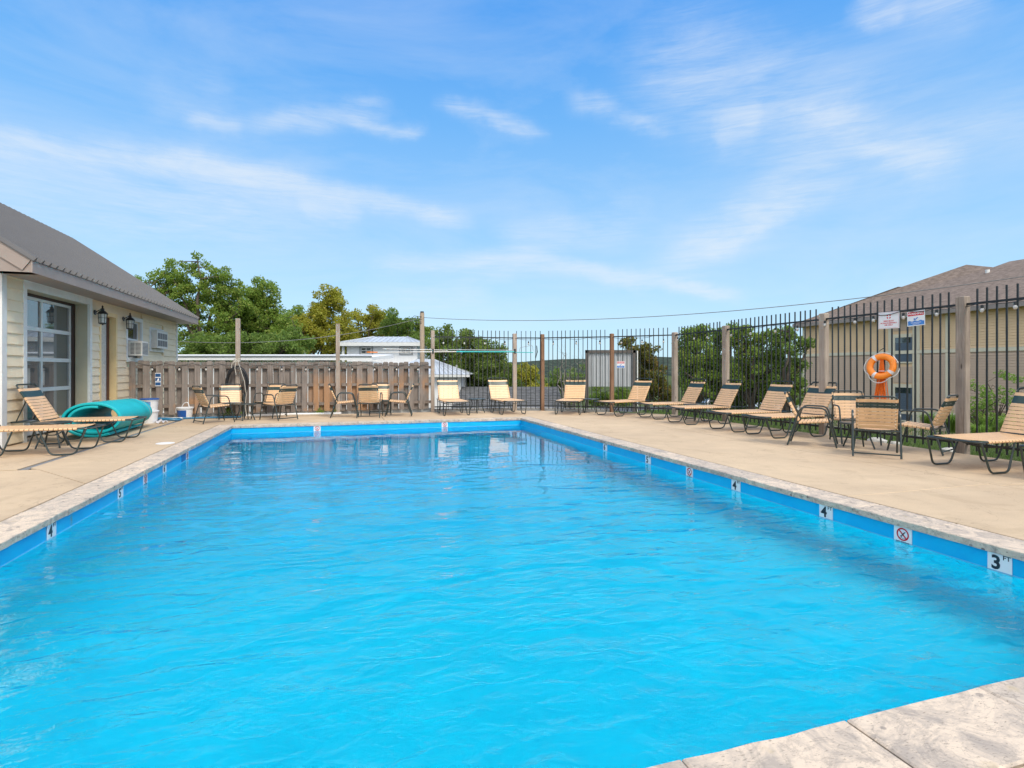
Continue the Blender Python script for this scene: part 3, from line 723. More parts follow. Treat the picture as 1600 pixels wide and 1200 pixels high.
# ------------------------------------------------------------------ metal picket fence, in two runs
PTS = [UV((676-800)/F*16.3, 16.3), UV((804-800)/F*16.9, 16.9), UV((847.5-800)/F*16.9, 16.9), UV((956-800)/F*16.3, 16.3), (8.95, 13.41), (8.95, 11.26), (8.95, 8.40), (8.95, 5.90), (8.95, 3.2), (8.95, .6)]
pick = MB(); pick.box((-.0095, -.0095, .05), (.0095, .0095, 2.45)); po = pick.build('tmp', M['blackmetal']); pick_me = po.data; bpy.data.objects.remove(po)
def metal_fence(pts, label, posts, first=True):
    root = thing('metal_fence', label, 'fence', W(*pts[0], 0), 0)
    o0 = W(*pts[0], 0)
    for j in range(len(pts)-1):
        A, B = W(*pts[j]), W(*pts[j+1]); dv = B-A; L = dv.length; ang = math.atan2(dv.y, dv.x)
        n = max(1, int(L/.1265)); st = (L-.0)/n
        for i in range(n):
            t = (i+.5)*st
            if t < .07 or t > L-.07: continue
            p = A+dv/L*t-o0
            inst('picket', pick_me, root, p, (random.uniform(-.004, .004), random.uniform(-.004, .004), ang))
        for z, hh in ((2.235, .016), (.15, .018)):
            m = MB(); m.box((.05, -.018, z-hh), (L-.05, .018, z+hh)); o = m.build('fence_rail', M['blackmetal'], root); o.location = A-o0; o.rotation_euler = (0, 0, ang)
    for j, p in enumerate(pts):
        if not posts[j]: continue
        mt, h, w2 = posts[j]
        m = MB(); m.box((-w2, -w2, -.05), (w2, w2, h), .012); o = m.build('fence_post', M[mt], root); o.location = W(*p)-o0+Vector((0, 0, 0)); o.rotation_euler = (0, 0, TH)
    return root
metal_fence(PTS[:5], 'black metal picket fence across the back of the deck, right of the wooden fence', [('post', 2.42, .05), ('post', 2.37, .055), ('postbrown', 2.35, .05), ('postbrown', 2.33, .05), ('post', 2.31, .062)])
metal_fence(PTS[4:], 'black metal picket fence along the right side of the deck', [None, ('post', 2.33, .062), ('post', 2.35, .062), ('post', 2.36, .062), ('post', 2.36, .062), ('post', 2.36, .062)])
kb = MB()
for j in range(3):
    A, B = W(*PTS[j]), W(*PTS[j+1]); dv = (B-A).normalized(); nn = Vector((-dv.y, dv.x, 0))
    q = [A+nn*.09, B+nn*.09, B+nn*.2, A+nn*.2]
    kb.prism([(p.x, p.y) for p in q], -.12, .085-.004*j)
tag(kb.build('wall_kerb', M['kerb']), 'low white kerb along the foot of the back metal fence', 'kerb')

# ------------------------------------------------------------------ house on the left
HU, HV0, HV1 = -5.24, 10.83, 20.6
RU, RZ, EU, EZ = -8.30, 5.43, -4.70, 2.99
house = thing('pool_house', 'cream lap-sided pool house with brown metal roof and big glazed door', 'house', W(HU, HV0, 0), TH)
def H_(mb, name, mats, parent=None, smooth=False):
    """geometry written in pool axes; parts of the house sit at their own origin inside it"""
    mb.v = [(x-HU, y-HV0, z) for x, y, z in mb.v]
    return mb.build(name, mats, parent or house, smooth)
DV0, DV1, DZ = 11.55, 14.03, 2.66
BV0, BV1, BZ = 14.62, 15.46, 2.50
WV0, WV1, WZ0, WZ1 = 16.22, 17.22, 1.56, 2.53
wall = MB()   # backing wall with real openings
def wseg(v0, v1, z0, z1): wall.box((HU-.16, v0, z0), (HU-.022, v1, z1))
wseg(HV0, DV0, 0, 3.05); wseg(DV0, DV1, DZ, 3.05); wseg(DV1, BV0, 0, 3.05); wseg(BV0, BV1, BZ, 3.05); wseg(BV1, WV0, 0, 3.05)
wseg(WV0, WV1, 0, WZ0); wseg(WV0, WV1, WZ1, 3.05); wseg(WV1, HV1, 0, 3.05)
wall.box((-11.36, HV0, 0), (HU-.161, HV0+.14, 3.05)); wall.box((-11.36, HV1-.14, 0), (HU-.161, HV1, 3.05)); wall.box((-11.36, HV0+.141, 0), (-11.2, HV1-.141, 3.05))
wl = H_(wall, 'wall', M['siding'])
gab = MB()
for v_ in (HV0+.02, HV1-.14):
    gab.add([(-11.36, v_, 3.052), (HU-.1, v_, 3.052), (-8.3, v_, 5.10), (-11.36, v_+.12, 3.052), (HU-.1, v_+.12, 3.052), (-8.3, v_+.12, 5.10)], [(0, 1, 2), (5, 4, 3), (0, 3, 4, 1), (1, 4, 5, 2), (2, 5, 3, 0)])
H_(gab, 'gable', M['siding'])
# lap siding, one board at a time
EXP = .183
bc = {}
def lap(v0, v1, z0, z1):
    if v1-v0 < .04: return
    m = MB(); zt_ = min(z1, 3.0)
    m.add([(-.02, 0, 0), (.030, 0, 0), (.008, 0, zt_-z0+.004), (-.02, 0, zt_-z0+.012), (-.02, v1-v0, 0), (.030, v1-v0, 0), (.008, v1-v0, zt_-z0+.004), (-.02, v1-v0, zt_-z0+.012)],
          [(0, 1, 2, 3), (7, 6, 5, 4), (0, 4, 5, 1), (1, 5, 6, 2), (2, 6, 7, 3), (3, 7, 4, 0)])
    o = m.build('siding_board', M['siding'], wl); o.location = (0, v0-HV0, z0)
blk = [(DV0-.11, DV1+.11, 0, DZ+.13), (BV0-.09, BV1+.09, 0, BZ+.1), (WV0-.1, WV1+.1, WZ0-.12, WZ1+.1), (17.86, 19.16, 1.78, 2.47)]
nz = int(3.0/EXP)+1
for k in range(nz):
    z0 = .03+k*EXP; z1 = min(z0+EXP, 3.0)
    if z0 > 2.97: break
    cuts = [(a_, b_) for a_, b_, c_, d_ in blk if z0 < d_-.02 and z1 > c_+.02]
    v_ = HV0+.10
    for a_, b_ in sorted(cuts):
        lap(v_, a_, z0, z1); v_ = b_
    # long runs are butt-jointed from two boards
    if HV1-.12-v_ > 3.4:
        j = v_+(HV1-.12-v_)*(.35+.3*((k*37) % 10)/10); lap(v_, j-.002, z0, z1); lap(j+.002, HV1-.12, z0, z1)
    else: lap(v_, HV1-.12, z0, z1)
m = MB(); m.box((HU-.02, HV0-.03, 0), (HU+.036, HV0+.105, 3.0)); m.box((HU-.15, HV0-.032, 0), (HU-.0205, HV0-.002, 3.0)); H_(m, 'corner_board', M['trim'])
m = MB(); m.box((HU-.02, HV1-.12, 0), (HU+.036, HV1+.02, 3.0)); H_(m, 'corner_board', M['trim'])
# near gable wall siding (only a sliver can be seen from the side)
for k in range(nz):
    z0 = .03+k*EXP
    if z0 > 2.97: break
    m = MB(); m.add([(-11.36, HV0-.016, z0), (HU-.16, HV0-.016, z0), (HU-.16, HV0-.003, z0+EXP+.01), (-11.36, HV0-.003, z0+EXP+.01), (-11.36, HV0+.01, z0), (HU-.16, HV0+.01, z0)], [(0, 1, 2, 3), (0, 4, 5, 1)])
    H_(m, 'siding_board', M['siding'], None).parent = wl
# big glazed door
dr = MB()
dr.box((HU-.02, DV0-.11, 0), (HU+.03, DV0, DZ+.13)); dr.box((HU-.02, DV1, 0), (HU+.03, DV1+.11, DZ+.13)); dr.box((HU-.02, DV0, DZ), (HU+.03, DV1, DZ+.13))
dr.box((HU-.02, DV0-.13, DZ+.131), (HU+.05, DV1+.13, DZ+.16))
H_(dr, 'door_casing', M['trim'])
m = MB(); m.box((HU-.24, DV1-.002, 0), (HU-.021, DV1+.03, DZ)); m.box((HU-.24, DV0-.03, 0), (HU-.021, DV0+.002, DZ)); m.box((HU-.24, DV0+.003, DZ-.002), (HU-.021, DV1-.003, DZ+.03)); H_(m, 'door_jamb', M['jamb'])
gd = MB(); gx = HU-.27; rows = 4; zb, zt2 = .04, 2.60
gd.box((gx-.05, DV0+.0, zb), (gx, DV1-.12, zb+.27))
colv = [DV0+.0+(DV1-.12-DV0)*i/2 for i in range(3)]
rz = [zb+.27+(zt2-zb-.27)*i/rows for i in range(rows+1)]
for z in rz[1:]: gd.box((gx-.05, DV0, z-.045), (gx, DV1-.12, z+.03))
for i, v_ in enumerate(colv):
    for k in range(rows):
        lo = rz[k]+(.031 if k else 0); gd.box((gx-.049, v_-.028 if i else v_, lo), (gx-.001, v_+.028 if i < 2 else v_, rz[k+1]-.046))
H_(gd, 'glazed_door', M['alu']); gdo = house.children[-1] if False else bpy.data.objects['glazed_door']
for k in range(rows):
    for i in range(2):
        m = MB(); m.box((gx-.035, colv[i]+.028, rz[k]+.03), (gx-.028, colv[i+1]-.028, rz[k+1]-.045)); H_(m, 'pane', M['glass'], house).parent = gdo
m = MB(); m.box((HU-.31, DV1-.12, 0), (HU-.25, DV1-.002, DZ)); m.box((HU-.31, DV0, 2.605), (HU-.25, DV1-.12, DZ)); H_(m, 'door_track', simple('dark_brown_track', (.035, .02, .016), .6))
# entry door with yellow casing
m = MB(); m.box((HU-.02, BV0-.09, 0), (HU+.028, BV0, BZ+.1)); m.box((HU-.02, BV1, 0), (HU+.028, BV1+.09, BZ+.1)); m.box((HU-.02, BV0, BZ), (HU+.028, BV1, BZ+.1))
m.box((HU-.15, BV1-.002, 0), (HU-.021, BV1+.02, BZ)); m.box((HU-.15, BV0-.02, 0), (HU-.021, BV0+.002, BZ)); m.box((HU-.15, BV0+.003, BZ-.002), (HU-.021, BV1-.003, BZ+.02)); H_(m, 'entry_casing', M['yellowtrim'])
m = MB(); xx = HU-.11
m.box((xx-.04, BV0, 0), (xx, BV1, .16)); m.box((xx-.04, BV0, BZ-.14), (xx, BV1, BZ-.005)); m.box((xx-.04, BV0, .16), (xx, BV0+.11, BZ-.14)); m.box((xx-.04, BV1-.13, .16), (xx, BV1, BZ-.14)); ed = H_(m, 'entry_door', M['reddoor'])
m = MB(); m.box((xx-.03, BV0+.11, .16), (xx-.018, BV1-.13, BZ-.14)); H_(m, 'pane', M['lampglass'], house).parent = ed
# window
m = MB(); m.box((HU-.02, WV0-.1, WZ0-.10), (HU+.03, WV0, WZ1+.1)); m.box((HU-.02, WV1, WZ0-.10), (HU+.03, WV1+.1, WZ1+.1)); m.box((HU-.02, WV0, WZ1), (HU+.03, WV1, WZ1+.1)); m.box((HU-.02, WV0, WZ0-.1), (HU+.04, WV1, WZ0))
m.box((HU-.09, WV0, 2.02), (HU-.05, WV1, 2.07)); m.box((HU-.09, WV0, WZ1-.05), (HU-.05, WV1, WZ1)); m.box((HU-.09, WV0, 2.07), (HU-.05, WV0+.05, WZ1-.05)); m.box((HU-.09, WV1-.05, 2.07), (HU-.05, WV1, WZ1-.05))
wn_ = H_(m, 'window', M['trim'])
m = MB(); m.box((HU-.08, WV0+.05, 2.07), (HU-.07, WV1-.05, WZ1-.05)); m.box((HU-.08, WV0, WZ0), (HU-.07, WV1, 2.02)); H_(m, 'pane', M['darkglass'], house).parent = wn_
# window air conditioners
def ac(v0, v1, z0, z1, pr, name_label, squares):
    t = thing('air_conditioner', name_label, 'air conditioner', W(HU, v0, z0), TH, 'air conditioners on the pool house wall')
    w2, h2 = v1-v0, z1-z0
    m = MB(); m.box((-.02, 0, 0), (pr, w2, h2), .012); bd = m.build('body', M['acwhite'], t)
    gm = MB()
    if squares:
        for i in range(4):
            for k in range(2):
                y0 = .05+i*(w2-.1)/4; z_ = .06+k*(h2-.1)/2
                gm.box((pr-.004, y0+.02, z_), (pr+.004, y0+(w2-.1)/4-.02, z_+(h2-.1)/2-.04))
    else:
        for k in range(9):
            z_ = .04+k*(h2-.08)/9; gm.box((pr-.004, .03, z_), (pr+.004, w2-.03, z_+.018)); gm.box((.05, -.004, z_), (pr*.45, .004, z_+.018)); gm.box((pr*.52, -.004, z_), (pr-.03, .004, z_+.018))
    gm.build('grille', M['acgrille'], t); return t
ac(16.33, 16.80, 1.62, 2.0, .31, 'white window air conditioner hanging out of the lower half of the window', False)
ac(18.02, 19.02, 1.88, 2.40, .17, 'beige wall air conditioner with square grilles near the house corner', True)
m = MB(); m.box((HU-.02, 17.86, 1.78), (HU+.028, 19.16, 1.87)); m.box((HU-.02, 17.86, 2.41), (HU+.028, 19.16, 2.47)); m.box((HU-.02, 17.86, 1.87), (HU+.028, 18.0, 2.41)); m.box((HU-.02, 19.04, 1.87), (HU+.028, 19.16, 2.41)); m.box((HU-.02, 18.0, 1.87), (HU-.005, 19.04, 2.41)); H_(m, 'ac_casing', M['trim'])
# roof
rv0, rv1 = 10.52, 20.95
sl = (RZ-EZ)/(RU-EU)
roof = MB()
def roofpt(u, v, off=0):
    nrm = Vector((-sl, 0, 1)).normalized(); return (u+nrm.x*off, v, EZ+(u-EU)*sl+nrm.z*off)
def slope_(mb, u0, u1, v0, v1, o0, o1):
    q = [roofpt(u0, v0, o0), roofpt(u1, v0, o0), roofpt(u1, v1, o0), roofpt(u0, v1, o0), roofpt(u0, v0, o1), roofpt(u1, v0, o1), roofpt(u1, v1, o1), roofpt(u0, v1, o1)]
    mb.add(q, [(0, 1, 2, 3), (7, 6, 5, 4), (0, 4, 5, 1), (1, 5, 6, 2), (2, 6, 7, 3), (3, 7, 4, 0)])
slope_(roof, EU+.03, RU, rv0-.02, rv1+.02, .0, .012)
v_ = rv0+.02
while v_ < rv1:
    # trapezoid rib
    a_ = [roofpt(EU+.035, v_-.035, .010), roofpt(EU+.035, v_-.014, .075), roofpt(EU+.035, v_+.014, .075), roofpt(EU+.035, v_+.035, .010)]
    b_ = [roofpt(RU+.02, v_-.035, .010), roofpt(RU+.02, v_-.014, .075), roofpt(RU+.02, v_+.014, .075), roofpt(RU+.02, v_+.035, .010)]
    roof.add(a_+b_, [(0, 4, 5, 1), (1, 5, 6, 2), (2, 6, 7, 3), (0, 1, 2, 3), (4, 7, 6, 5)]); v_ += .229
far_ = [(2*RU-x, y, z) for x, y, z in roof.v[:8]]
roof.add(far_, [(0, 1, 2, 3), (7, 6, 5, 4), (0, 4, 5, 1), (1, 5, 6, 2), (2, 6, 7, 3), (3, 7, 4, 0)])
rf = H_(roof, 'roof', M['roofmetal'])
m = MB(); m.add([(RU-.12, rv0-.02, RZ-.03), (RU, rv0-.02, RZ+.06), (RU+.12, rv0-.02, RZ-.03), (RU-.12, rv1+.02, RZ-.03), (RU, rv1+.02, RZ+.06), (RU+.12, rv1+.02, RZ-.03)], [(0, 1, 2), (5, 4, 3), (0, 3, 4, 1), (1, 4, 5, 2)])
H_(m, 'ridge_cap', M['roofmetal'], house).parent = rf
m = MB(); m.box((EU-.002, rv0, EZ-.20), (EU+.022, rv1, EZ-.012)); H_(m, 'fascia', M['fascia'])
m = MB(); m.box((HU+.0, rv0+.02, EZ-.195), (EU-.004, rv1, EZ-.18)); H_(m, 'soffit', M['fascia'])
for vv0 in (rv0, rv1-.022):
    m = MB(); slope_(m, EU, RU, vv0, vv0+.022, -.20, -.002); slope2 = [(2*RU-x, y, z) for x, y, z in m.v]; m.add(slope2, [(3, 2, 1, 0), (4, 5, 6, 7), (1, 5, 4, 0), (2, 6, 5, 1), (3, 7, 6, 2), (0, 4, 7, 3)]); H_(m, 'rake_board', M['fascia'])
m = MB(); slope_(m, EU-.05, RU, rv0+.023, rv1-.023, -.10, -.004); H_(m, 'roof_deck', M['fascia'])
m = MB(); zz_ = EZ-.195
pr_ = [(HU+.03, zz_), (EU-.003, zz_), (EU-.003, EZ-.03), (HU+.03, EZ+(HU+.03-EU)*sl-.11)]
m.add([(x, rv0+.024, z) for x, z in pr_]+[(x, HV0-.035, z) for x, z in pr_], [(0, 1, 2, 3), (7, 6, 5, 4), (0, 4, 5, 1), (1, 5, 6, 2), (2, 6, 7, 3), (3, 7, 4, 0)]); H_(m, 'eave_return', M['fascia'])
# coach lanterns
def lantern(v, z, label):
    t = thing('wall_lantern', label, 'wall lamp', W(HU+.02, v, z), TH, 'coach lanterns on the pool house')
    m = MB(); m.cyl((-.005, 0, .08), (.02, 0, .08), .055, 16); m.tube(fillet([(.015, 0, .08), (.08, 0, .13), (.15, 0, .155)], .04), .010, 8); m.build('bracket', M['blackmetal'], t)
    c = (.15, 0)
    cage = MB()
    cage.lathe([(.085, -.165), (.085, -.150), (.06, -.150), (.06, -.175), (.02, -.185), (.012, -.20)], (c[0], c[1], 0), 8)
    for k in range(8):
        a_ = 2*math.pi*k/8; cage.tube([(c[0]+.078*math.cos(a_), .078*math.sin(a_), -.155), (c[0]+.088*math.cos(a_), .088*math.sin(a_), .045)], .0055, 5)
    cage.lathe([(.092, -.045), (.092, -.038)], (c[0], c[1], 0), 8)
    cage.build('cage', M['blackmetal'], t)
    m = MB(); m.lathe([(.066, -.15), (.076, .045)], (c[0], c[1], 0), 8); m.build('lamp_glass', M['lampglass'], t)
    m = MB(); m.lathe([(.108, .045), (.10, .06), (.07, .10), (.035, .125), (.03, .15), (.045, .155), (.02, .175), (.014, .20), (.022, .212), (.010, .23), (.002, .245)], (c[0], c[1], 0), 12); m.build('cap', M['blackmetal'], t, smooth=True)
lantern(14.28, 2.44, 'black coach lantern between the glazed door and the entry door')
lantern(15.93, 2.44, 'black coach lantern between the entry door and the window')

# ------------------------------------------------------------------ furniture
def strap_mesh(half, width, mat, sag=.006, tr=.0135):
    """a vinyl strap wrapped round two side rails"""
    m = MB(); path = []
    for k in range(5):
        a_ = R(-100+k*47); path.append((half+math.cos(a_)*(tr+.003), math.sin(a_)*(tr+.003)))
    top = tr+.003
    for k in range(1, 8):
        x = half-2*half*k/8; path.append((x, top-sag*math.sin(math.pi*k/8)*2))
    path += [(-x, z) for x, z in reversed(path[:5])]
    vs = []; th = .0028
    for y, z in path:
        for dx in (-width/2, width/2): vs.append((dx, y, z))
    for y, z in path:
        for dx in (-width/2, width/2): vs.append((dx, y*(1-.0), z-th))
    n = len(path); fs = []
    for i in range(n-1):
        fs.append((i*2, i*2+1, i*2+3, i*2+2)); o_ = 2*n; fs.append((o_+i*2+2, o_+i*2+3, o_+i*2+1, o_+i*2))
        fs.append((i*2, i*2+2, o_+i*2+2, o_+i*2)); fs.append((i*2+1, o_+i*2+1, o_+i*2+3, i*2+3))
    m.add(vs, fs); o = m.build('tmp', mat, smooth=True); me = o.data; bpy.data.objects.remove(o); return me
TR = .0135
def make_lounger():
    t = thing('sun_lounger', 'x', 'sun lounger', (0, 0, 0), 0, 'strapped sun loungers on the deck')
    hw, z = .315, .385
    m = MB(); m.tube(fillet([(1.50, -hw, z), (0, -hw, z), (0, hw, z), (1.50, hw, z), (1.50, -hw, z)][0:4], .06), TR, 8)
    m.tube([(1.50, -hw, z), (1.50, hw, z)], TR, 8); m.tube([(1.30, -hw, z-.03), (1.30, hw, z-.03)], .010, 6)
    m.build('seat_frame', M['frame'], t, smooth=True)
    for sx in (.31, 1.20):
        for sy in (-1, 1):
            y = sy*(hw+.02)
            m = MB(); m.tube(fillet([(sx-.28, sy*hw, z-.004), (sx-.155, y, .016), (sx+.155, y, .016), (sx+.30, sy*hw, z-.004)], .07, 5), .0125, 8)
            m.build('leg', M['frame'], t, smooth=True)
        m = MB(); m.tube([(sx+.24, -hw, z-.06), (sx+.24, -hw*.5, z-.10), (sx+.24, 0, z-.115), (sx+.24, hw*.5, z-.10), (sx+.24, hw, z-.06)], .009, 6); m.build('cross_brace', M['frame'], t, smooth=True)
    ang = R(60); x0 = 1.36; BL = .70; ca, sa = math.cos(ang), math.sin(ang); hb = .292
    def bp(s, y): return (x0+ca*s, y, z+.012+sa*s)
    m = MB(); m.tube(fillet([bp(0, -hb), bp(BL, -hb), bp(BL, hb), bp(0, hb)], .055), TR, 8); m.tube([bp(0, -hb), bp(0, hb)], .010, 6); m.build('back_frame', M['frame'], t, smooth=True)
    m = MB()
    for sy in (-1, 1):
        m.tube([bp(.42, sy*(hb-.03)), (1.72, sy*(hb-.03), z+.0)], .009, 6)
    m.tube([(1.72, -hb, z), (1.72, hb, z)], .010, 6); m.box((1.50, hb-.02, z-.012), (1.80, hb+.008, z+.012)); m.box((1.50, -hb-.008, z-.012), (1.80, -hb+.02, z+.012))
    m.build('back_support', M['frame'], t, smooth=True)
    n = 21
    for i in range(n): inst('seat_strap', S['seat'], t, (.165+i*(1.17/(n-1)), 0, z))
    for i in range(11):
        s_ = .035+i*.056
        me = S['backg'] if i == 9 or i == 8.5 else S['back']
        inst('back_strap', S['backg'] if i in (8, 9) else S['back'], t, bp(s_, 0), (0, -ang, 0))
    return t
S = dict(seat=strap_mesh(.315, .049, M['tan']), back=strap_mesh(.292, .0485, M['tan']), backg=strap_mesh(.292, .055, M['green']),
         cseat=strap_mesh(.25, .048, M['tan']), cback=strap_mesh(.235, .048, M['tan']), cbackg=strap_mesh(.235, .040, M['green']))
def place_first(t, loc, rot, label): t.location = loc; t.rotation_euler = (0, 0, rot); t['label'] = label
GL = 'strapped sun loungers on the deck'
lg = make_lounger()
L = [  # middle of the foot leg pair (world x, y), heading of the head end
    (-6.65, 8.32, 197, 'sun lounger nearest on the left deck, cut by the picture edge'),
    (-6.95, 9.75, 197, 'sun lounger with raised back between the glazed door and teal roll'),
    (-1.53, 15.05, 108, 'sun lounger by the wooden fence end, left of a side table'),
    (.01, 15.45, 110, 'sun lounger leaning left, right of a side table by the back fence'),
    (1.57, 15.35, 74, 'sun lounger seen head-on just left of the corrugated panel'),
    (2.68, 14.95, 36, 'sun lounger set at an angle in front of the corrugated panel'),
    (3.60, 14.1, 17, 'farthest sun lounger of the row along the right fence'),
    (3.97, 12.75, 17, 'second farthest sun lounger in the right fence row, beside a side table'),
    (4.44, 11.28, 17, 'sun lounger in the right row, head just left of the tan building corner'),
    (4.77, 10.30, 17, 'sun lounger in the right row directly behind the sideways patio chair'),
    (5.75, 6.9, 17, 'nearest right-hand sun lounger with its whole foot end in view'),
    (6.17, 6.05, 17, 'sun lounger at the right picture edge, only its foot end showing')]
for i, (x, y, h, lab) in enumerate(L):
    a_ = R(h); loc = Vector((x-.31*math.cos(a_), y-.31*math.sin(a_), 0))
    if i == 0: place_first(lg, loc, a_, lab)
    else: copy_thing(lg, loc, a_+R(random.uniform(-1, 1)), lab)

def make_chair():
    t = thing('patio_chair', 'x', 'chair', (0, 0, 0), 0, 'strapped patio armchairs')
    hw = .285
    for sy in (-1, 1):
        y = sy*hw
        m = MB(); m.tube(fillet([(.34, y, .012), (.19, y, .635), (-.17, y, .645), (-.36, y, .012)], .09, 5), .0135, 8); m.build('arm_frame', M['frame'], t, smooth=True)
    m = MB(); m.tube([(-.345, -hw, .06), (-.345, hw, .06)], .011, 8); m.build('rear_stretcher', M['frame'], t, smooth=True)
    m = MB(); z = .405; hs = .25
    m.tube(fillet([(-.22, -hs, z-.02), (.25, -hs, z+.01), (.25, hs, z+.01), (-.22, hs, z-.02)], .04), TR, 8); m.tube([(-.245, -hw, z-.025), (-.245, hw, z-.025)], .012, 8); m.tube([(.235, -hw, z-.02), (.235, hw, z-.02)], .012, 8)
    m.build('seat_frame', M['frame'], t, smooth=True)
    hb = .235; ang = R(66); ca, sa = math.cos(ang), math.sin(ang); BL = .515
    def bp(s, y): return (-.20-ca*s, y, z+sa*s)
    m = MB(); m.tube(fillet([bp(0, -hb), bp(BL, -hb), bp(BL, hb), bp(0, hb)], .06), TR, 8); m.build('back_frame', M['frame'], t, smooth=True)
    for i in range(8): inst('seat_strap', S['cseat'], t, (-.17+i*.055, 0, z-.016+.0045*i), (0, -.06, 0))
    s_ = .035
    for i in range(6): inst('back_strap', S['cback'], t, bp(s_+i*.055, 0), (0, -(math.pi-ang), 0))
    for k in range(2): inst('back_strap', S['cbackg'], t, bp(.360+k*.045, 0), (0, -(math.pi-ang), 0))
    inst('back_strap', S['cback'], t, bp(.453, 0), (0, -(math.pi-ang), 0))
    rv = MB()
    for sy in (-1, 1):
        for i in range(9):
            c = bp(.035+i*.0517, sy*(hb-.012)); rv.lathe([(.001, -.005), (.0055, -.002), (.0055, .002), (.001, .005)], (c[0]-.018, c[1], c[2]-.006), 6)
    rv.build('strap_button', M['rivet'], t)
    return t
ch = make_chair()
CC = [(5.0, 9.10, -32, 'side-on patio armchair in front of a sun lounger, left of the right-hand table'),
      (5.86, 9.38, -106, 'patio armchair facing the camera behind the right-hand table'),
      (5.34, 8.06, 61, 'strapped patio armchair with its back to the camera, nearest at the right-hand table'),
      (6.22, 8.36, 128, 'strapped patio armchair at the right of the right-hand table, below the ring buoy signs'),
      (-7.05, 13.0, 50, 'strapped patio armchair with buttoned back, left side of the table by the hose coil'),
      (-7.22, 14.1, -62, 'strapped patio armchair facing the camera behind the table, just left of the hose coil'),
      (-5.85, 13.75, 150, 'strapped patio armchair facing left, right side of the table by the hose coil'),
      (-6.35, 14.35, -98, 'strapped patio armchair half hidden behind another chair, right of the hose coil'),
      (-4.42, 14.55, 15, 'strapped patio armchair in side view facing right before the wooden fence'),
      (-3.75, 14.5, 98, 'strapped patio armchair with its back to the camera, in the middle before the wooden fence'),
      (-3.08, 14.9, 190, 'strapped patio armchair in side view facing left before the wooden fence'),
      (-3.68, 15.32, -78, 'strapped patio armchair against the wooden fence, hidden behind the one turned away')]
for i, (x, y, h, lab) in enumerate(CC):
    if i == 0: place_first(ch, (x, y, 0), R(h), lab)
    else: copy_thing(ch, (x, y, 0), R(h+random.uniform(-2, 2)), lab)
def make_table():
    t = thing('side_table', 'x', 'table', (0, 0, 0), 0, 'small round side tables')
    m = MB(); m.lathe([(.02, .385), (.25, .387), (.265, .393), (.268, .402), (.262, .411), (.24, .413), (.02, .410)], n=32); m.build('table_top', M['frame'], t, smooth=True)
    for k in range(4):
        a_ = R(45+90*k); c_, s_ = math.cos(a_), math.sin(a_)
        m = MB(); m.tube(fillet([(.16*c_, .16*s_, .39), (.13*c_, .13*s_, .26), (.225*c_, .225*s_, .005)], .14, 6), .013, 8); m.build('leg', M['frame'], t, smooth=True)
    return t
tb = make_table()
TT = [(-7.42, 8.85, 'small round dark table between the two left-hand sun loungers'),
      (-1.02, 15.95, 'small round dark table between the two sun loungers by the metal fence corner'),
      (2.28, 16.0, 'small round dark table at the foot of the corrugated panel'),
      (4.5, 13.5, 'small round dark table among the right-hand row of sun loungers'),
      (-6.62, 13.62, 'small round dark table between the patio chairs by the hose coil'),
      (5.55, 8.78, 'small round dark table in the middle of the four right-hand patio chairs')]
for i, (x, y, lab) in enumerate(TT):
    if i == 0: place_first(tb, (x, y, 0), R(20), lab)
    else: copy_thing(tb, (x, y, 0), R(20+31*i), lab)

# ------------------------------------------------------------------ teal foam roll
fr = thing('foam_mat', 'big rolled-up teal foam float mat lying on the deck by the house', 'foam mat', W(-4.40, 11.95, 0), TH+R(1))
def spiral(off):
    pts = []; turns = 1.62; n = 110
    for i in range(n+1):
        t = i/n; a_ = t*turns*2*math.pi; rr = 1-.30*(1-t)
        pts.append((math.cos(a_+1.34), math.sin(a_+1.34), rr))
    return pts
m = MB(); sp_ = spiral(0); LEN = 1.95; RX, RZ_ = .50, .32; th = .05
inn, outr = [], []
for i, (c_, s_, rr) in enumerate(sp_):
    x, z = c_*RX*rr, s_*RZ_*rr; nx, nz = c_/RX, s_/RZ_; l = math.hypot(nx, nz); nx /= l; nz /= l
    sagx = 0
    outr.append((x+nx*th/2, z+nz*th/2+.34)); inn.append((x-nx*th/2, z-nz*th/2+.34))
n = len(sp_); e_ = .012
rings = [(0, e_), (e_, 0), (LEN-e_, 0), (LEN, e_)]
vv = []
for y, sh in rings:
    for k in range(n):
        ox, oz = outr[k]; ix, iz = inn[k]; L2 = math.hypot(ox-ix, oz-iz); tx, tz = (ox-ix)/L2*sh, (oz-iz)/L2*sh
        cone = 1.0-.04*(y/LEN)**2
        vv.append(((ox-tx)*cone, y, (oz-tz)*cone)); vv.append(((ix+tx)*cone, y, (iz+tz)*cone))
ff = []
for j in range(3):
    for k in range(n-1):
        a_ = j*2*n+2*k; b_ = a_+2*n
        ff.append((a_, a_+2, b_+2, b_)); ff.append((a_+1, b_+1, b_+3, a_+3))
    ff.append((j*2*n, (j+1)*2*n, (j+1)*2*n+1, j*2*n+1)); e2 = 2*(n-1); ff.append((j*2*n+e2+1, (j+1)*2*n+e2+1, (j+1)*2*n+e2, j*2*n+e2))
for k in range(n-1):
    ff.append((2*k, 2*k+1, 2*k+3, 2*k+2)); q = 3*2*n; ff.append((q+2*k, q+2*k+2, q+2*k+3, q+2*k+1))
m.add(vv, ff); m.build('rolled_mat', M['teal'], fr, smooth=True)
st_ = MB(); pts = [(math.cos(a_)*(RX+.03)*.985, 1.48, (math.sin(a_)*(RZ_+.03)+.34)*.985) for a_ in np.linspace(0, 2*math.pi, 41)[:-1]]
vv = []
for (x, y, z) in pts: vv += [(x, y-.016, z), (x, y+.016, z)]
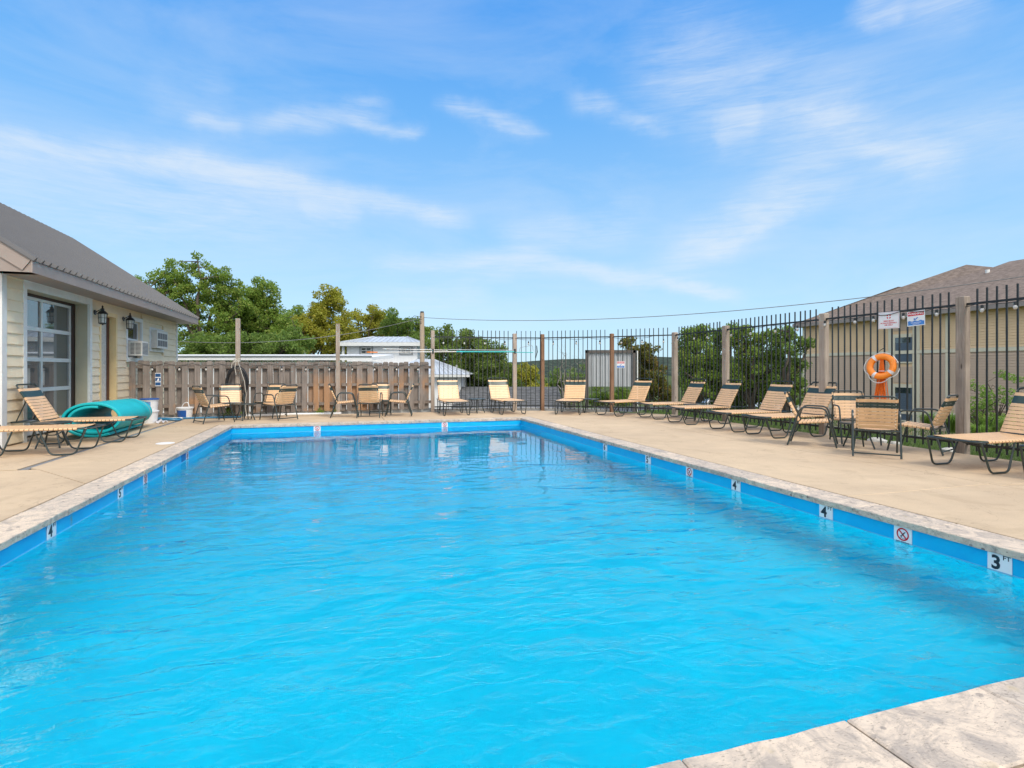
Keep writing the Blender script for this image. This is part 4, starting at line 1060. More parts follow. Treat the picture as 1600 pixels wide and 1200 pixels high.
st_.add(vv, [(2*i, 2*i+1, (2*i+3) % 80, (2*i+2) % 80) for i in range(40)]); st_.build('tie_strap', simple('grey_strap', (.30, .42, .43), .7), fr, smooth=True)

# ------------------------------------------------------------------ buckets, hose, pipes
def bucket(loc, r, h, lidcol, label, wrap=None, handle=False, tool=False, lid=True):
    t = thing('bucket', label, 'bucket', loc, R(-30))
    m = MB(); m.lathe([(r*.86, 0), (r*.99, h*.94), (r*1.06, h*.94), (r*1.06, h*.99), (r*1.0, h), (r*.9, h)], n=28); m.build('body', M['whitepl'], t, smooth=True)
    if lid: m = MB(); m.lathe([(r*1.09, h), (r*1.09, h+.022), (r*.98, h+.03), (.01, h+.028)], n=28); m.build('lid', M[lidcol], t, smooth=True)
    if wrap:
        m = MB(); n = 10; vv = []
        for k in range(n+1):
            a_ = R(-150+k*13); vv += [(math.cos(a_)*(r*.89+.002), math.sin(a_)*(r*.89+.002), h*.15), (math.cos(a_)*(r*.975+.002), math.sin(a_)*(r*.975+.002), h*.82)]
        m.add(vv, [(2*k, 2*k+2, 2*k+3, 2*k+1) for k in range(n)]); m.build('label_wrap', M[wrap], t)
    if handle:
        m = MB(); m.tube(fillet([(-r, 0, h*.9), (-r*.5, .02, h*1.5), (r*.3, .05, h*1.62), (r*.8, .03, h*1.0)], .08), .011, 6); m.build('handle', M['whitepl'], t, smooth=True)
    return t
bx, by = (234-800)/F*12.9, 12.9
bucket((bx, by, 0), .175, .27, 'whitepl', 'lower white bucket of the stack of two beside the teal roll', lid=True)
bucket((bx-.02, by+.02, .302), .185, .25, 'bluepl', 'blue-lidded bucket with printed label on top of the lower white bucket', wrap='lightblue')
bucket(((289-800)/F*14.2, 14.2, 0), .185, .26, 'whitepl', 'open white bucket with raised handle at the foot of the wooden fence', wrap='bluepl', handle=True, lid=True)
m = MB(); m.tube([(0, 0, 0), (.02, .0, .75)], .012, 8); o = m.build('plastic_rod', M['rivet']); o.location = ((284-800)/F*14.45, 14.45, 0); tag(o, 'thin white plastic rod leaning by the fence behind the white bucket', 'rod')
m = MB(); base = Vector(((252-800)/F*13.4, 13.4, 0))
pts = []
for k in range(60):
    a_ = k/60*2*math.pi*3; pts.append((.30*math.cos(a_)+.02*math.sin(a_*2.3), .17*math.sin(a_), .022+.03*k/60+.006*math.sin(a_*3)))
m.tube(pts, .019, 7); o = m.build('hose_coil', M['hoseblue'], smooth=True); o.location = base+Vector((.1, .1, 0)); tag(o, 'loosely coiled blue pool hose on the deck beside the bucket stack', 'hose')
m = MB(); A = Vector((-8.3, 13.85, .03)); B = Vector((-7.05, 14.28, .03)); m.tube([A, B], .022, 8); o = m.build('pool_pipe', M['hoseblue'], smooth=True); tag(o, 'straight dark blue pipe lying along the foot of the wooden fence', 'pipe')
m = MB(); m.tube([A+Vector((-.35, -.1, 0)), A+Vector((-.02, 0, 0))], .026, 8); o = m.build('pipe_fitting', M['rivet'], smooth=True); tag(o, 'white fitting at the left end of the blue pipe', 'pipe')
m = MB(); m.tube([(-6.95, 14.35, .05), (-5.9, 14.75, .06), (-4.7, 15.1, .05)], .03, 8); o = m.build('white_pipe', M['rivet'], smooth=True); tag(o, 'white plastic pipe lying behind the patio chairs at the fence foot', 'pipe')
# plastic bag on the lower bucket
m = MB(); rr_ = random.Random(3)
vv = []; nx_ = 7
for j in range(nx_):
    for i in range(nx_): vv.append((.22*(i/(nx_-1)-.5)+rr_.uniform(-.012, .012), .2*(j/(nx_-1)-.5)+rr_.uniform(-.012, .012), .03*math.sin(i*1.7)*math.cos(j*1.3)+rr_.uniform(0, .02)+.05*(1-abs(i/3-1))*(1-abs(j/3-1))))
m.add(vv, [(j*nx_+i, j*nx_+i+1, (j+1)*nx_+i+1, (j+1)*nx_+i) for j in range(nx_-1) for i in range(nx_-1)])
o = m.build('plastic_bag', M['bag'], smooth=True); o.location = (bx+.28, by-.02, .02); tag(o, 'crumpled pale plastic bag beside the lower bucket', 'bag')

# sign with blue stripes seen on the left part of the wooden fence
sv = FV-.075
fm = wall_frame(uat(247, sv), sv, 1.0, '-v')
t = thing('striped_sign', 'blue and white striped notice fixed to the left end of the wooden fence', 'sign', None, mat=fm)
m = MB(); m.box((-.065, -.17, 0), (.065, .17, .006)); m.build('board', M['signwhite'], t)
m = MB()
for z0, z1 in ((-.15, -.07), (-.045, .045), (.07, .155)): m.box((-.06, z0, .0065), (.06, z1, .009))
m.build('blue_band', simple('navy_print', (.01, .07, .20), .5), t)
m = MB(); m.add([(-.03, -.035, .010), (.03, -.03, .010), (.02, .03, .010), (.005, .035, .010)], [(0, 1, 2, 3)]); m.build('emblem', M['signwhite'], t)

# black hose coil and rope on the tall post
hu = tall[0]; hw_ = W(hu, FV-.22, 0)
t = thing('hose_coil', 'thick black hose hung in a tall coil on the left tall post', 'hose', hw_, TH)
m = MB(); pts = []
for k in range(26*5):
    a_ = k/26*2*math.pi; lp = k/26
    pts.append((math.cos(a_)*(.27-.018*(lp % 3)+.012*math.sin(lp*5)), -.03-.022*(lp % 2.4), .86+math.sin(a_)*(.50-.035*(lp % 3))))
m.tube(pts, .017, 7); m.build('coil', M['hoseblack'], t, smooth=True)
t = thing('rope', 'pale weathered rope knotted round the left tall post and hanging down', 'rope', hw_, TH)
m = MB()
for z in (1.50, 1.535, 1.47): m.tube([(-.075, .01, z), (-.07, -.07, z+.01), (0, -.085, z-.01), (.07, -.07, z+.012), (.075, .01, z)], .012, 6)
m.build('lashing', M['rope'], t, smooth=True)
m = MB(); m.tube([(.02, -.09, 1.5), (.10, -.10, 1.25), (.19, -.13, .95), (.24, -.14, .6), (.21, -.14, .25), (.26, -.15, .02)], .009, 6)
m.tube([(-.02, -.09, 1.5), (-.04, -.1, 1.3), (-.01, -.11, 1.12)], .010, 6); m.tube([(.0, -.09, 1.5), (-.11, -.1, 1.42), (-.12, -.1, 1.3)], .010, 6); m.build('hanging_end', M['rope'], t, smooth=True)

# ------------------------------------------------------------------ poles on the metal fence
def zat(py, Y): return CH+(HY-py)/F*Y
def pole_thing(name, label, segs, extra=None):
    A = Vector(segs[0][0]); t = thing(name, label, 'pole', A, 0)
    for p, q, r_, mt, nm in segs:
        m = MB(); m.tube([Vector(p)-A, Vector(q)-A], r_, 10); m.build(nm, M[mt], t, smooth=True)
    return t, A
yA, yB = 15.55, 16.62
q = lambda px, py: (lambda Y: Vector(((px-800)/F*Y, Y, zat(py, Y))))(yA+(yB-yA)*(px-590)/(804-590))
t, A = pole_thing('skimmer_pole', 'white and teal telescopic skimmer pole hung level along the metal fence', [
    (q(590, 550.5), q(713, 549.5), .013, 'rivet', 'white_tube'), (q(713, 549.5), q(806, 549.8), .022, 'tealpole', 'teal_tube'), (q(806, 550.5), q(833, 550.8), .012, 'tealpole', 'tip_tube'), (q(573, 550.3), q(590, 550.5), .014, 'orange', 'pole_grip')])
m = MB()
n0 = q(812, 550)-A; n1 = q(833, 549)-A
m.tube(fillet([n0, n0+Vector((0, 0, .13)), n1+Vector((-.02, 0, .19)), n1+Vector((0, 0, .02))], .06), .006, 6); m.build('net_frame', M['drain'], t, smooth=True)
m = MB(); e0 = q(837, 560)-A; e1 = q(838.5, 540)-A; m.tube([e0, (e0+e1)/2+Vector((.03, 0, 0)), e1], [.008, .018, .012], 8); m.build('brush_head', M['blackmetal'], t, smooth=True)
t, A = pole_thing('vacuum_pole', 'thin grey pole hung just above the teal skimmer pole', [
    (q(598, 545), q(700, 547.2), .010, 'rivet', 'outer_tube'), (q(700, 546.4), q(803, 547.4), .012, 'drain', 'inner_tube')])
for px in (676.5, 804.5):
    c = q(px, 549); m = MB(); m.box((-.022, -.028, -.075), (.022, .03, .075)); o = m.build('pole_clip', M['blackmetal']); o.location = c; o.rotation_euler = (0, 0, TH)
    tag(o, 'black clip holding the poles on the first metal fence post' if px < 700 else 'black clip holding the poles on the second metal fence post', 'clip', 'clips holding the poles')

# ------------------------------------------------------------------ ring buoy and signs
rv_ = vat(1380, 8.90); rb = thing('ring_buoy', 'orange ring buoy with white bands hanging on the right fence', 'ring buoy', None, mat=wall_frame(8.86, rv_, 1.31, '-u') @ Matrix.Rotation(R(20), 4, 'Y') @ Matrix.Rotation(R(-14), 4, 'X') @ Matrix.Diagonal((.85, .85, .85, 1)))
def torus(mb, Rm, r_, a0_, a1_, n=48, k=14, flat=.85):
    vv = []; cl = abs(a1_-a0_) > 6.28
    for i in range(n+(0 if cl else 1)):
        a_ = a0_+(a1_-a0_)*i/n
        for j in range(k):
            b_ = 2*math.pi*j/k; rr = Rm+r_*math.cos(b_); vv.append((rr*math.cos(a_), rr*math.sin(a_), r_*flat*math.sin(b_)))
    m_ = n if cl else n
    N = len(vv)//k; ff = []
    for i in range(n):
        for j in range(k): ff.append((i*k+j, ((i+1) % N)*k+j, ((i+1) % N)*k+(j+1) % k, i*k+(j+1) % k))
    mb.add(vv, ff)
m = MB(); torus(m, .207, .063, 0, 2*math.pi); m.build('ring', M['orange'], rb, smooth=True)
for a_ in (128, 240, 326):
    m = MB(); torus(m, .207, .0655, R(a_-7), R(a_+7), 6); m.build('band', M['whiteband'], rb, smooth=True)
m = MB()
for k in range(4):
    a0_ = R(35+90*k); pts = []
    for i in range(13):
        t_ = i/12; a_ = a0_+t_*math.pi/2; rr = .28+.035*math.sin(math.pi*t_); pts.append((rr*math.cos(a_), rr*math.sin(a_)-.03*math.sin(math.pi*t_), .0))
    m.tube(pts, .007, 6)
m.build('grab_rope', M['rivet'], rb, smooth=True)
rb2 = thing('throw_rope', 'bundle of bright orange throw rope hanging behind the ring buoy', 'rope', None, mat=wall_frame(8.90, rv_, 1.31, '-u'))
m = MB(); rr_ = random.Random(9)
for k in range(16):
    x = rr_.uniform(-.06, .06); z1 = rr_.uniform(-.60, -.44); z_off = rr_.uniform(-.03, .02)
    w1 = rr_.uniform(.012, .035)
    m.tube(fillet([(x*.5-.02, .12, .0), (x*.6-.015, -.10, z_off+.02), (x*1.1-.03, -.32, z_off+.02), (x*2.0-w1, z1, z_off+.02), (x*2.0+w1, z1, z_off+.02), (x*1.1+.01, -.3, z_off+.01), (x*.6+.01, -.1, .02), (.0, .12, .0)], .03, 3), .0065, 5)
m.tube([(.02, -.1, .01), (.04, -.4, .03), (.03, -.62, .02)], .006, 5)
m.build('rope_bundle', M['orangerope'], rb2, smooth=True)
m = MB(); m.tube([(-.045, -.09, .0), (-.045, -.08, .045), (.05, -.08, .05), (.05, -.09, 0)], .007, 5); m.build('white_lashing', M['rivet'], rb2, smooth=True)
m = MB(); m.tube([(-.02, .26, .07), (.0, .30, .02), (.02, .33, -.02)], .006, 6); m.build('hook', M['blackmetal'], rb2, smooth=True)
def sign_plate(fr_, w, h, name, label):
    t = thing(name, label, 'sign', None, mat=fr_)
    m = MB(); m.box((-w/2, -h/2, 0), (w/2, h/2, .004)); m.build('plate', M['signwhite'], t); return t
sv_ = vat(1388.5, 8.92)
t = sign_plate(wall_frame(8.925, sv_, 2.10, '-u') @ Matrix.Rotation(R(-1), 4, 'Z'), .375, .285, 'buoy_sign', 'white ring buoy notice with red print hung high on the right fence above the buoy')
m = MB(); bdr = .006
for (x0, x1, y0, y1) in ((-.175, .175, -.132, -.130), (-.175, .175, .130, .132), (-.175, -.173, -.13, .13), (.173, .175, -.13, .13)): m.box((x0, y0, .0045), (x1, y1, .0052))
text_geo(m, 'RING BUOY', .034, Matrix.Translation((0, -.015, .005)), bold=.0006)
text_geo(m, 'IN CASE OF EMERGENCY', .026, Matrix.Translation((0, -.050, .005)), bold=.0006)
text_geo(m, 'USE ONLY', .032, Matrix.Translation((0, -.083, .005)), bold=.0006)
m.build('lettering', M['signred'], t)
m = MB()
for (x, y) in ((-.028, .088), (.028, .088), (-.028, .036), (.028, .036)):
    a0_ = math.atan2(y-.062, x); rr0, rr1 = .022, .044
    q_ = [(rr0*math.cos(a0_-.42), rr0*math.sin(a0_-.42)+.062), (rr1*math.cos(a0_-.42), rr1*math.sin(a0_-.42)+.062), (rr1*math.cos(a0_+.42), rr1*math.sin(a0_+.42)+.062), (rr0*math.cos(a0_+.42), rr0*math.sin(a0_+.42)+.062)]
    m.prism(q_, .0045, .0055)
m.build('buoy_emblem', M['signred'], t)
def warning(fr_, s, label):
    t = sign_plate(fr_, .29*s, .245*s, 'warning_sign', label); t['group'] = 'red white and blue warning signs on the fence'
    m = MB(); m.box((-.132*s, .045*s, .0045), (.132*s, .108*s, .0055)); m.build('header_panel', M['signred'], t)
    m = MB(); text_geo(m, 'WARNING', .052*s, Matrix.Translation((0, .076*s, .0062)), bold=.001*s); m.build('header_lettering', M['signwhite'], t)
    m = MB(); m.box((-.132*s, -.108*s, .0045), (.132*s, -.048*s, .0055))
    n = 12; vv = []
    for k in range(n+1): x = -.132*s+.264*s*k/n; vv += [(x, -.048*s, .005), (x, (-.040+.008*math.sin(k*1.5))*s, .005)]
    m.add(vv, [(2*k, 2*k+2, 2*k+3, 2*k+1) for k in range(n)])
    m.tube([(-.02*s, -.028*s, .005), (.01*s, 0, .005), (.035*s, .012*s, .005)], [.004*s, .009*s, .005*s], 6); m.tube([(-.035*s, -.02*s, .005), (0, -.012*s, .005)], .005*s, 6)
    m.lathe([(0, -.004), (.010*s, -.001), (.010*s, .001), (0, .004)], (-.025*s, -.004*s, .006), 10)
    m.build('swimmer_symbol', M['signblue'], t)
    m = MB(); text_geo(m, 'NO LIFEGUARD', .024*s, Matrix.Translation((0, -.068*s, .0062))); text_geo(m, 'ON DUTY', .024*s, Matrix.Translation((0, -.092*s, .0062))); m.build('lettering', M['signwhite'], t)
warning(wall_frame(8.925, vat(1431, 8.92), 2.09, '-u') @ Matrix.Rotation(R(2), 4, 'Z'), 1.0, 'small warning sign with red header beside the ring buoy notice')
p3, p4 = W(*PTS[3]), W(*PTS[4]); 
kx = (970.5-800)/F; dd = (p4-p3); tt_ = (kx*p3.y-p3.x)/(dd.x-kx*dd.y); c = p3+dd*tt_
nrm = Vector((dd.y, -dd.x, 0)).normalized(); nrm = nrm if nrm.y < 0 else -nrm; Xa = Vector((0, 0, 1)).cross(nrm); c = c+nrm*.03
c.z = zat(569.8, c.y)
warning(Matrix(((Xa.x, 0, nrm.x, c.x), (Xa.y, 0, nrm.y, c.y), (0, 1, 0, c.z), (0, 0, 0, 1))), .82, 'small distant warning sign on the back fence in front of the corrugated panel')

# ------------------------------------------------------------------ string lights
def strings(pts3, bulbs, label, name='string_lights'):
    """pts3: anchor points; bulbs: list of points where a bulb hangs"""
    t = thing(name, label, 'string lights', pts3[0], 0); A = Vector(pts3[0]); m = MB(); path = []
    for i in range(len(pts3)-1):
        p, q = Vector(pts3[i]), Vector(pts3[i+1])
        for k in range(6): s_ = k/6; r_ = p.lerp(q, s_); r_.z -= .05*math.sin(math.pi*s_); path.append(r_-A)
    path.append(Vector(pts3[-1])-A); m.tube(path, .0055, 5); m.build('cable', M['blackmetal'], t)
    sm = MB(); sm.lathe([(.012, -.055), (.019, -.05), (.019, -.01), (.01, 0)], n=10); so = sm.build('tmp', M['blackmetal'], smooth=True)
    bm_ = MB(); bm_.lathe([(.002, -.118), (.018, -.110), (.027, -.09), (.025, -.068), (.014, -.052)], n=12); bo = bm_.build('tmp2', M['bulb'], smooth=True)
    for b in bulbs:
        o_ = inst('socket', so.data, t, Vector(b)-A); inst('bulb', bo.data, o_)
    bpy.data.objects.remove(so); bpy.data.objects.remove(bo)
bl = []; an = []
for px in (1290, 1337, 1366, 1413, 1465, 1536, 1588): v_ = vat(px, 8.92); bl.append(W(8.90, v_, 2.20))
for v_ in (13.2, 12.45, 11.9, 11.0, 10.35, 9.6, 9.0): bl.append(W(8.90, v_, 2.16))
for v_ in np.arange(13.4, 2.0, -.6): an.append(W(8.91, float(v_), 2.24))
strings(an, bl, 'festoon string lights with white bulbs strung along the right metal fence')
an = []; bl = []
for j in range(4):
    A, B = W(*PTS[j]), W(*PTS[j+1]); nn = Vector(((B-A).y, -(B-A).x, 0)).normalized()*.05
    n = max(1, round((B-A).length/.7))
    for k in range(n): p = A.lerp(B, k/n)+nn; an.append(Vector((p.x, p.y, 2.22))); pb_ = A.lerp(B, (k+.5)/n)+nn; bl.append(Vector((pb_.x, pb_.y, 2.13)))
strings(an, bl, 'festoon string lights strung along the back metal fence')
an = [W(-5.0+i*.62, FV-.075, 1.42) for i in range(13)]; bl = [W(-5.0+i*.62+.31, FV-.078, 1.34) for i in range(12)]
strings(an, bl, 'festoon string lights sagging along the top of the wooden fence')

# ------------------------------------------------------------------ background buildings
def hip(mb, x0, x1, y0, y1, ze, zr, rx0, rx1, ry, ov=.3):
    q = [(x0-ov, y0-ov, ze), (x1+ov, y0-ov, ze), (x1+ov, y1+ov, ze), (x0-ov, y1+ov, ze), (rx0, ry, zr), (rx1, ry, zr)]
    mb.add(q, [(0, 1, 5, 4), (1, 2, 5), (2, 3, 4, 5), (3, 0, 4), (0, 3, 2, 1)])
Yw = 32.0; s_ = Yw/F
wh = thing('white_house', 'small white house with pale hipped metal roof beyond the wooden fence', 'house', ((595-800)*s_, Yw, -2.5), 0)
def wx(px): return (px-595)*s_
def wz(py): return CH+(HY-py)*s_+2.5
m = MB(); m.box((wx(542), 0, 0), (wx(652), 4.5, wz(537))); m.build('wall', M['whitewall'], wh)
for k in range(28):
    pass
m = MB()
for k in range(23): x = wx(543)+k*(wx(651)-wx(543))/22; m.box((x-.01, -.012, 0), (x+.01, -.002, wz(540)))
m.build('batten', M['whitewall'], wh)['kind'] = 'stuff'
m = MB(); hip(m, wx(538), wx(658), -.1, 4.6, wz(535), wz(523.5), wx(573), wx(628), 1.6, .25); rf_ = m.build('roof', M['paleroof'], wh)
m = MB(); y0_, z0_, y1_, z1_ = -.35, wz(535), 1.6, wz(523.5)
for k in range(17):
    x = wx(535)+(wx(661)-wx(535))*k/16
    xt = min(max(x, wx(573)), wx(628)); 
    m.tube([(x, y0_, z0_+.02), (xt if wx(573) <= x <= wx(628) else x+(xt-x)*1.0, y1_, z1_+.02)], .018, 4)
m.build('standing_seam', M['paleroof'], wh).parent = rf_
m = MB(); m.box((wx(532), -.38, wz(541)), (wx(662), -.30, wz(535)-.01)); m.box((wx(532), -.30, wz(541)), (wx(533.5), 4.8, wz(535)-.01)); m.build('eave_board', M['trim'], wh)
m = MB(); m.box((wx(535.5), -.15, 0), (wx(539), -.02, wz(541))); m.build('porch_post', M['trim'], wh)
for p0, p1 in ((562, 583), (624, 645)):
    m = MB(); z0_, z1_ = wz(554.5), wz(541.2); m.box((wx(p0), -.05, z0_), (wx(p1), -.013, z1_)); f_ = m.build('window', simple('grey_casing', (.30, .31, .32), .6) if 'grey_casing' not in MATS else MATS['grey_casing'], wh)
    m = MB(); m.box((wx(p0+2), -.07, z0_+.06), (wx(p1-2), -.051, z1_-.06)); m.build('frame', M['trim'], f_)
    mid = wx((p0+p1)/2)
    for a_, b_ in ((wx(p0+3.4), mid-.02), (mid+.02, wx(p1-3.4))):
        m = MB(); m.box((a_, -.08, z0_+.11), (b_, -.071, z1_-.11)); m.build('pane', M['darkglass'], f_)
    m = MB(); m.box((wx(p0+3.4), -.09, (z0_+z1_)/2-.015), (wx(p1-3.4), -.081, (z0_+z1_)/2+.015)); m.build('glazing_bar', M['trim'], f_)
# lower wing with its own roof right of the fence corner
Yv = 27.0; s2 = Yv/F
wg = thing('white_shed', 'low white building with pale hipped roof seen behind the metal fence corner', 'shed', ((690-800)*s2, Yv, -2.5), 0)
def vx(px): return (px-690)*s2
def vz(py): return CH+(HY-py)*s2+2.5
m = MB(); m.box((vx(600), 0, 0), (vx(720), 4, vz(589))); m.build('wall', M['whitewall'], wg)
m = MB(); m.box((vx(713), -.03, 0), (vx(721), 0, vz(590))); m.build('corner_board', M['trim'], wg)
m = MB(); hip(m, vx(600), vx(726), -.1, 4.1, vz(585), vz(560), vx(640), vx(668), 2.0, .25); rf_ = m.build('roof', M['paleroof'], wg)
m = MB(); m.box((vx(590), -.38, vz(589)), (vx(735), -.33, vz(585)-.01)); m.build('eave_board', M['trim'], wg)
m = MB()
for k in range(12):
    x = vx(640)+k*(vx(733)-vx(640))/11; m.tube([(x, -.35, vz(585)+.02), (min(x, vx(668)), 2.0, vz(560)+.02)], .016, 4)
m.build('standing_seam', M['paleroof'], wg).parent = rf_
m = MB(); m.tube([(vx(711), .8, vz(580)), (vx(711), .8, vz(570))], .04, 8); m.build('vent_pipe', M['rivet'], wg)
# long white outbuilding directly behind the wooden fence
Yo = 23.0; s3 = Yo/F
ob = thing('white_outbuilding', 'long low white outbuilding whose roof edge shows above the wooden fence', 'outbuilding', ((430-800)*s3, Yo, -2.3), 0)
def ox_(px): return (px-430)*s3
def oz_(py): return CH+(HY-py)*s3+2.3
m = MB(); m.box((ox_(150), 0, 0), (ox_(582), 3.5, oz_(565))); m.build('wall', M['whitewall'], ob)
m = MB(); m.add([(ox_(148), -.3, oz_(563)), (ox_(584), -.3, oz_(563)), (ox_(584), 3.8, oz_(556.5)), (ox_(148), 3.8, oz_(556.5)), (ox_(148), -.3, oz_(558)), (ox_(584), -.3, oz_(558)), (ox_(584), 3.8, oz_(550)), (ox_(148), 3.8, oz_(550))], [(0, 3, 2, 1), (4, 5, 6, 7), (0, 1, 5, 4), (1, 2, 6, 5), (2, 3, 7, 6), (3, 0, 4, 7)]); m.build('roof', M['whitewall'], ob)
m = MB(); m.box((ox_(148), -.33, oz_(558)), (ox_(584), -.302, oz_(555.8))); m.build('drip_edge', M['drain'], ob)
# grey shingled roof of a building lower down the slope
gr_ = thing('grey_roof_building', 'low building down the slope, only its grey shingle roof visible through the pickets', 'building', (1.0, 24.5, -2.6), 0)
m = MB()
def gp(px, py, Y): p = P(px, py, Y); return (p.x-1.0, p.y-24.5, p.z+2.6)
q_ = [gp(700, 648, 21.5), gp(885, 648, 21.5), gp(872, 604.5, 27.5), gp(722, 604.5, 27.5), gp(722, 610, 33), gp(872, 610, 33)]
m.add(q_, [(0, 1, 2, 3), (3, 2, 5, 4)]); m.build('roof', M['gshingle'], gr_)
sh = MB()
for k in range(16):      # shingle courses
    t_ = k/16; a_ = Vector(q_[0]).lerp(Vector(q_[3]), t_); b_ = Vector(q_[1]).lerp(Vector(q_[2]), t_); a2 = Vector(q_[0]).lerp(Vector(q_[3]), t_+1/16); b2 = Vector(q_[1]).lerp(Vector(q_[2]), t_+1/16)
    up_ = Vector((0, 0, .03)); lo = Vector((0, 0, .005)); sh.add([a_+up_, b_+up_, b2+lo, a2+lo, a_, b_], [(0, 1, 2, 3), (4, 5, 1, 0)])
o = sh.build('shingle_courses', M['gshingle'], gr_); o['kind'] = 'stuff'
m = MB(); m.box((q_[0][0]+.3, .0-2.7, 0), (q_[1][0]-.3, 8, q_[0][2]-.02)); m.build('wall', M['whitewall'], gr_)

# big tan apartment building on the right
bu = 30.5; bvL = vat(1255, bu); EZb, BZb, GZ = 4.42, 2.36, -2.7
ap = thing('apartment_building', 'two-tone tan apartment building with brown shingle hipped roof behind the right fence', 'building', W(bu, bvL, GZ), TH)
def A_(mb, name, mat_, parent=None, kind=None):
    mb.v = [(x-bu, y-bvL, z-GZ) for x, y, z in mb.v]; o_ = mb.build(name, mat_, parent or ap)
    if kind: o_['kind'] = kind
    return o_
vR = -6.0
m = MB(); m.box((bu, vR, GZ), (bu+14, bvL, EZb+.1)); A_(m, 'wall', M['tanside'])
def laps(z0, z1, v0, v1, ex, name, mt):
    m = MB(); z = z0
    while z < z1-.01:
        zz = min(z+ex, z1); m.add([(bu-.04, v0, z), (bu-.04, v1, z), (bu-.012, v1, zz), (bu-.012, v0, zz), (bu-.005, v0, z), (bu-.005, v1, z)], [(0, 3, 2, 1), (0, 1, 5, 4)]); z += ex
    A_(m, name, mt, kind='stuff')
v1px, v2px = vat(1395, bu), vat(1425, bu)
segs = [(bvL-.2, v1px+.25), (v2px-.35, vat(1480, bu)), (vat(1483, bu), vR)]
for (a_, b_) in segs:
    laps(BZb+.0, EZb, b_, a_, .135, 'upper_siding', M['tanside']); laps(-1.0, BZb-.22, b_, a_, .135, 'lower_siding', M['taupeside'])
    laps(GZ, -1.25, b_, a_, .135, 'base_siding', M['taupeside'])
m = MB(); m.box((bu-.07, vR, BZb-.2), (bu-.01, bvL, BZb-.01)); m.box((bu-.07, vR, -1.24), (bu-.01, bvL, -1.01)); A_(m, 'belt_board', M['creamtrim'])
for v_ in (bvL-.1, v1px+.13, v2px-.17, vat(1436, bu), vat(1481.5, bu)):
    m = MB(); m.box((bu-.075, v_-.09, GZ), (bu-.042, v_+.09, BZb-.21)); A_(m, 'corner_board', M['creamtrim'])
    m = MB(); m.box((bu-.075, v_-.09, BZb), (bu-.042, v_+.09, EZb-.2)); A_(m, 'corner_board', M['creamtrim'])
# stair tower windows, one above the other
vc0, vc1 = v2px-.02, v1px-.05
for (z0, z1, mt) in ((zat(520, 33.0), EZb-.25, 'taupeside'), (zat(566, 33.0), zat(530, 33.0), 'darkglass'), (zat(597, 33.0), zat(573, 33.0), 'taupeside'), (zat(652, 33.0), zat(604, 33.0), 'darkglass')):
    m = MB(); m.box((bu-.03, vc0, z0), (bu-.01, vc1, z1))
    if mt == 'darkglass':
        f_ = A_(m, 'window', simple('blue_grey_blind', (.10, .13, .17), .35) if 'blue_grey_blind' not in MATS else MATS['blue_grey_blind'])
        m = MB(); m.box((bu-.06, vc0, z0-.08), (bu-.031, vc1, z0)); m.box((bu-.06, vc0, z1), (bu-.031, vc1, z1+.2)); m.box((bu-.06, vc1-.12, z0), (bu-.031, vc1, z1)); A_(m, 'frame', M['creamtrim'], ap).parent = f_
        m = MB(); zz = z0+.05
        while zz < z1-.35: m.box((bu-.045, vc0+.1, zz), (bu-.032, vc1-.14, zz+.05)); zz += .11
        A_(m, 'blind_slat', MATS['blue_grey_blind'], ap, 'stuff').parent = f_
        m = MB(); m.box((bu-.05, vc0+.08, z1-.32), (bu-.031, vc1-.13, z1-.02)); A_(m, 'pane', M['darkglass'], ap).parent = f_
    else: A_(m, 'spandrel_panel', M[mt])
m = MB(); m.box((bu-.55, vR, EZb-.22), (bu-.45, bvL+.4, EZb)); m.box((bu-.449, bvL+.3, EZb-.22), (bu+14, bvL+.4, EZb)); A_(m, 'fascia', M['fascia'])
m = MB(); m.box((bu-.448, vR, EZb-.2), (bu-.001, bvL+.29, EZb-.16)); A_(m, 'soffit', M['creamtrim'])
# roof: points placed so the outline climbs in two hips
def rp(px, py, du):
    k = (px-800)/F; u = bu+du; Y = u/(CT*k+ST); v = Y*(CT-ST*k); return (u, v, CH+(HY-py)/F*Y)
E0 = (bu-.56, bvL+.41, EZb); E1 = (bu-.56, vR, EZb)
R1 = rp(1403, 448, 4.5); R2 = rp(1510, 413.5, 7.5); R3 = rp(1552, 417.5, 7.5); R4 = rp(1577, 408.5, 9.5)
R5 = (R4[0], vR, R4[2])
m = MB()
B0 = (bu+14.5, bvL+.41, EZb)
k1 = rp(1418, 448.5, 5.0)
m.add([E0, E1, R5, R4, R3, R2, k1, R1, B0], [(0, 7, 6), (0, 6, 5), (0, 5, 4, 1), (1, 4, 3, 2), (0, 8, 7), (8, 6, 7), (8, 5, 6), (8, 4, 5), (8, 3, 4), (8, 2, 3)])
A_(m, 'roof', M['bshingle'])
def on_roof(px, py, du): return rp(px, py, du)
m = MB(); c = rp(1543, 424, 6.3); m.cyl((c[0], c[1], c[2]-.8), (c[0], c[1], c[2]+.1), .11, 10); A_(m, 'roof_vent', M['rivet'])
m = MB(); c = rp(1410, 470, 3.2); m.cyl((c[0], c[1], c[2]-1.1), (c[0], c[1], c[2]+.15), .06, 8); A_(m, 'vent_pipe', M['rivet'])

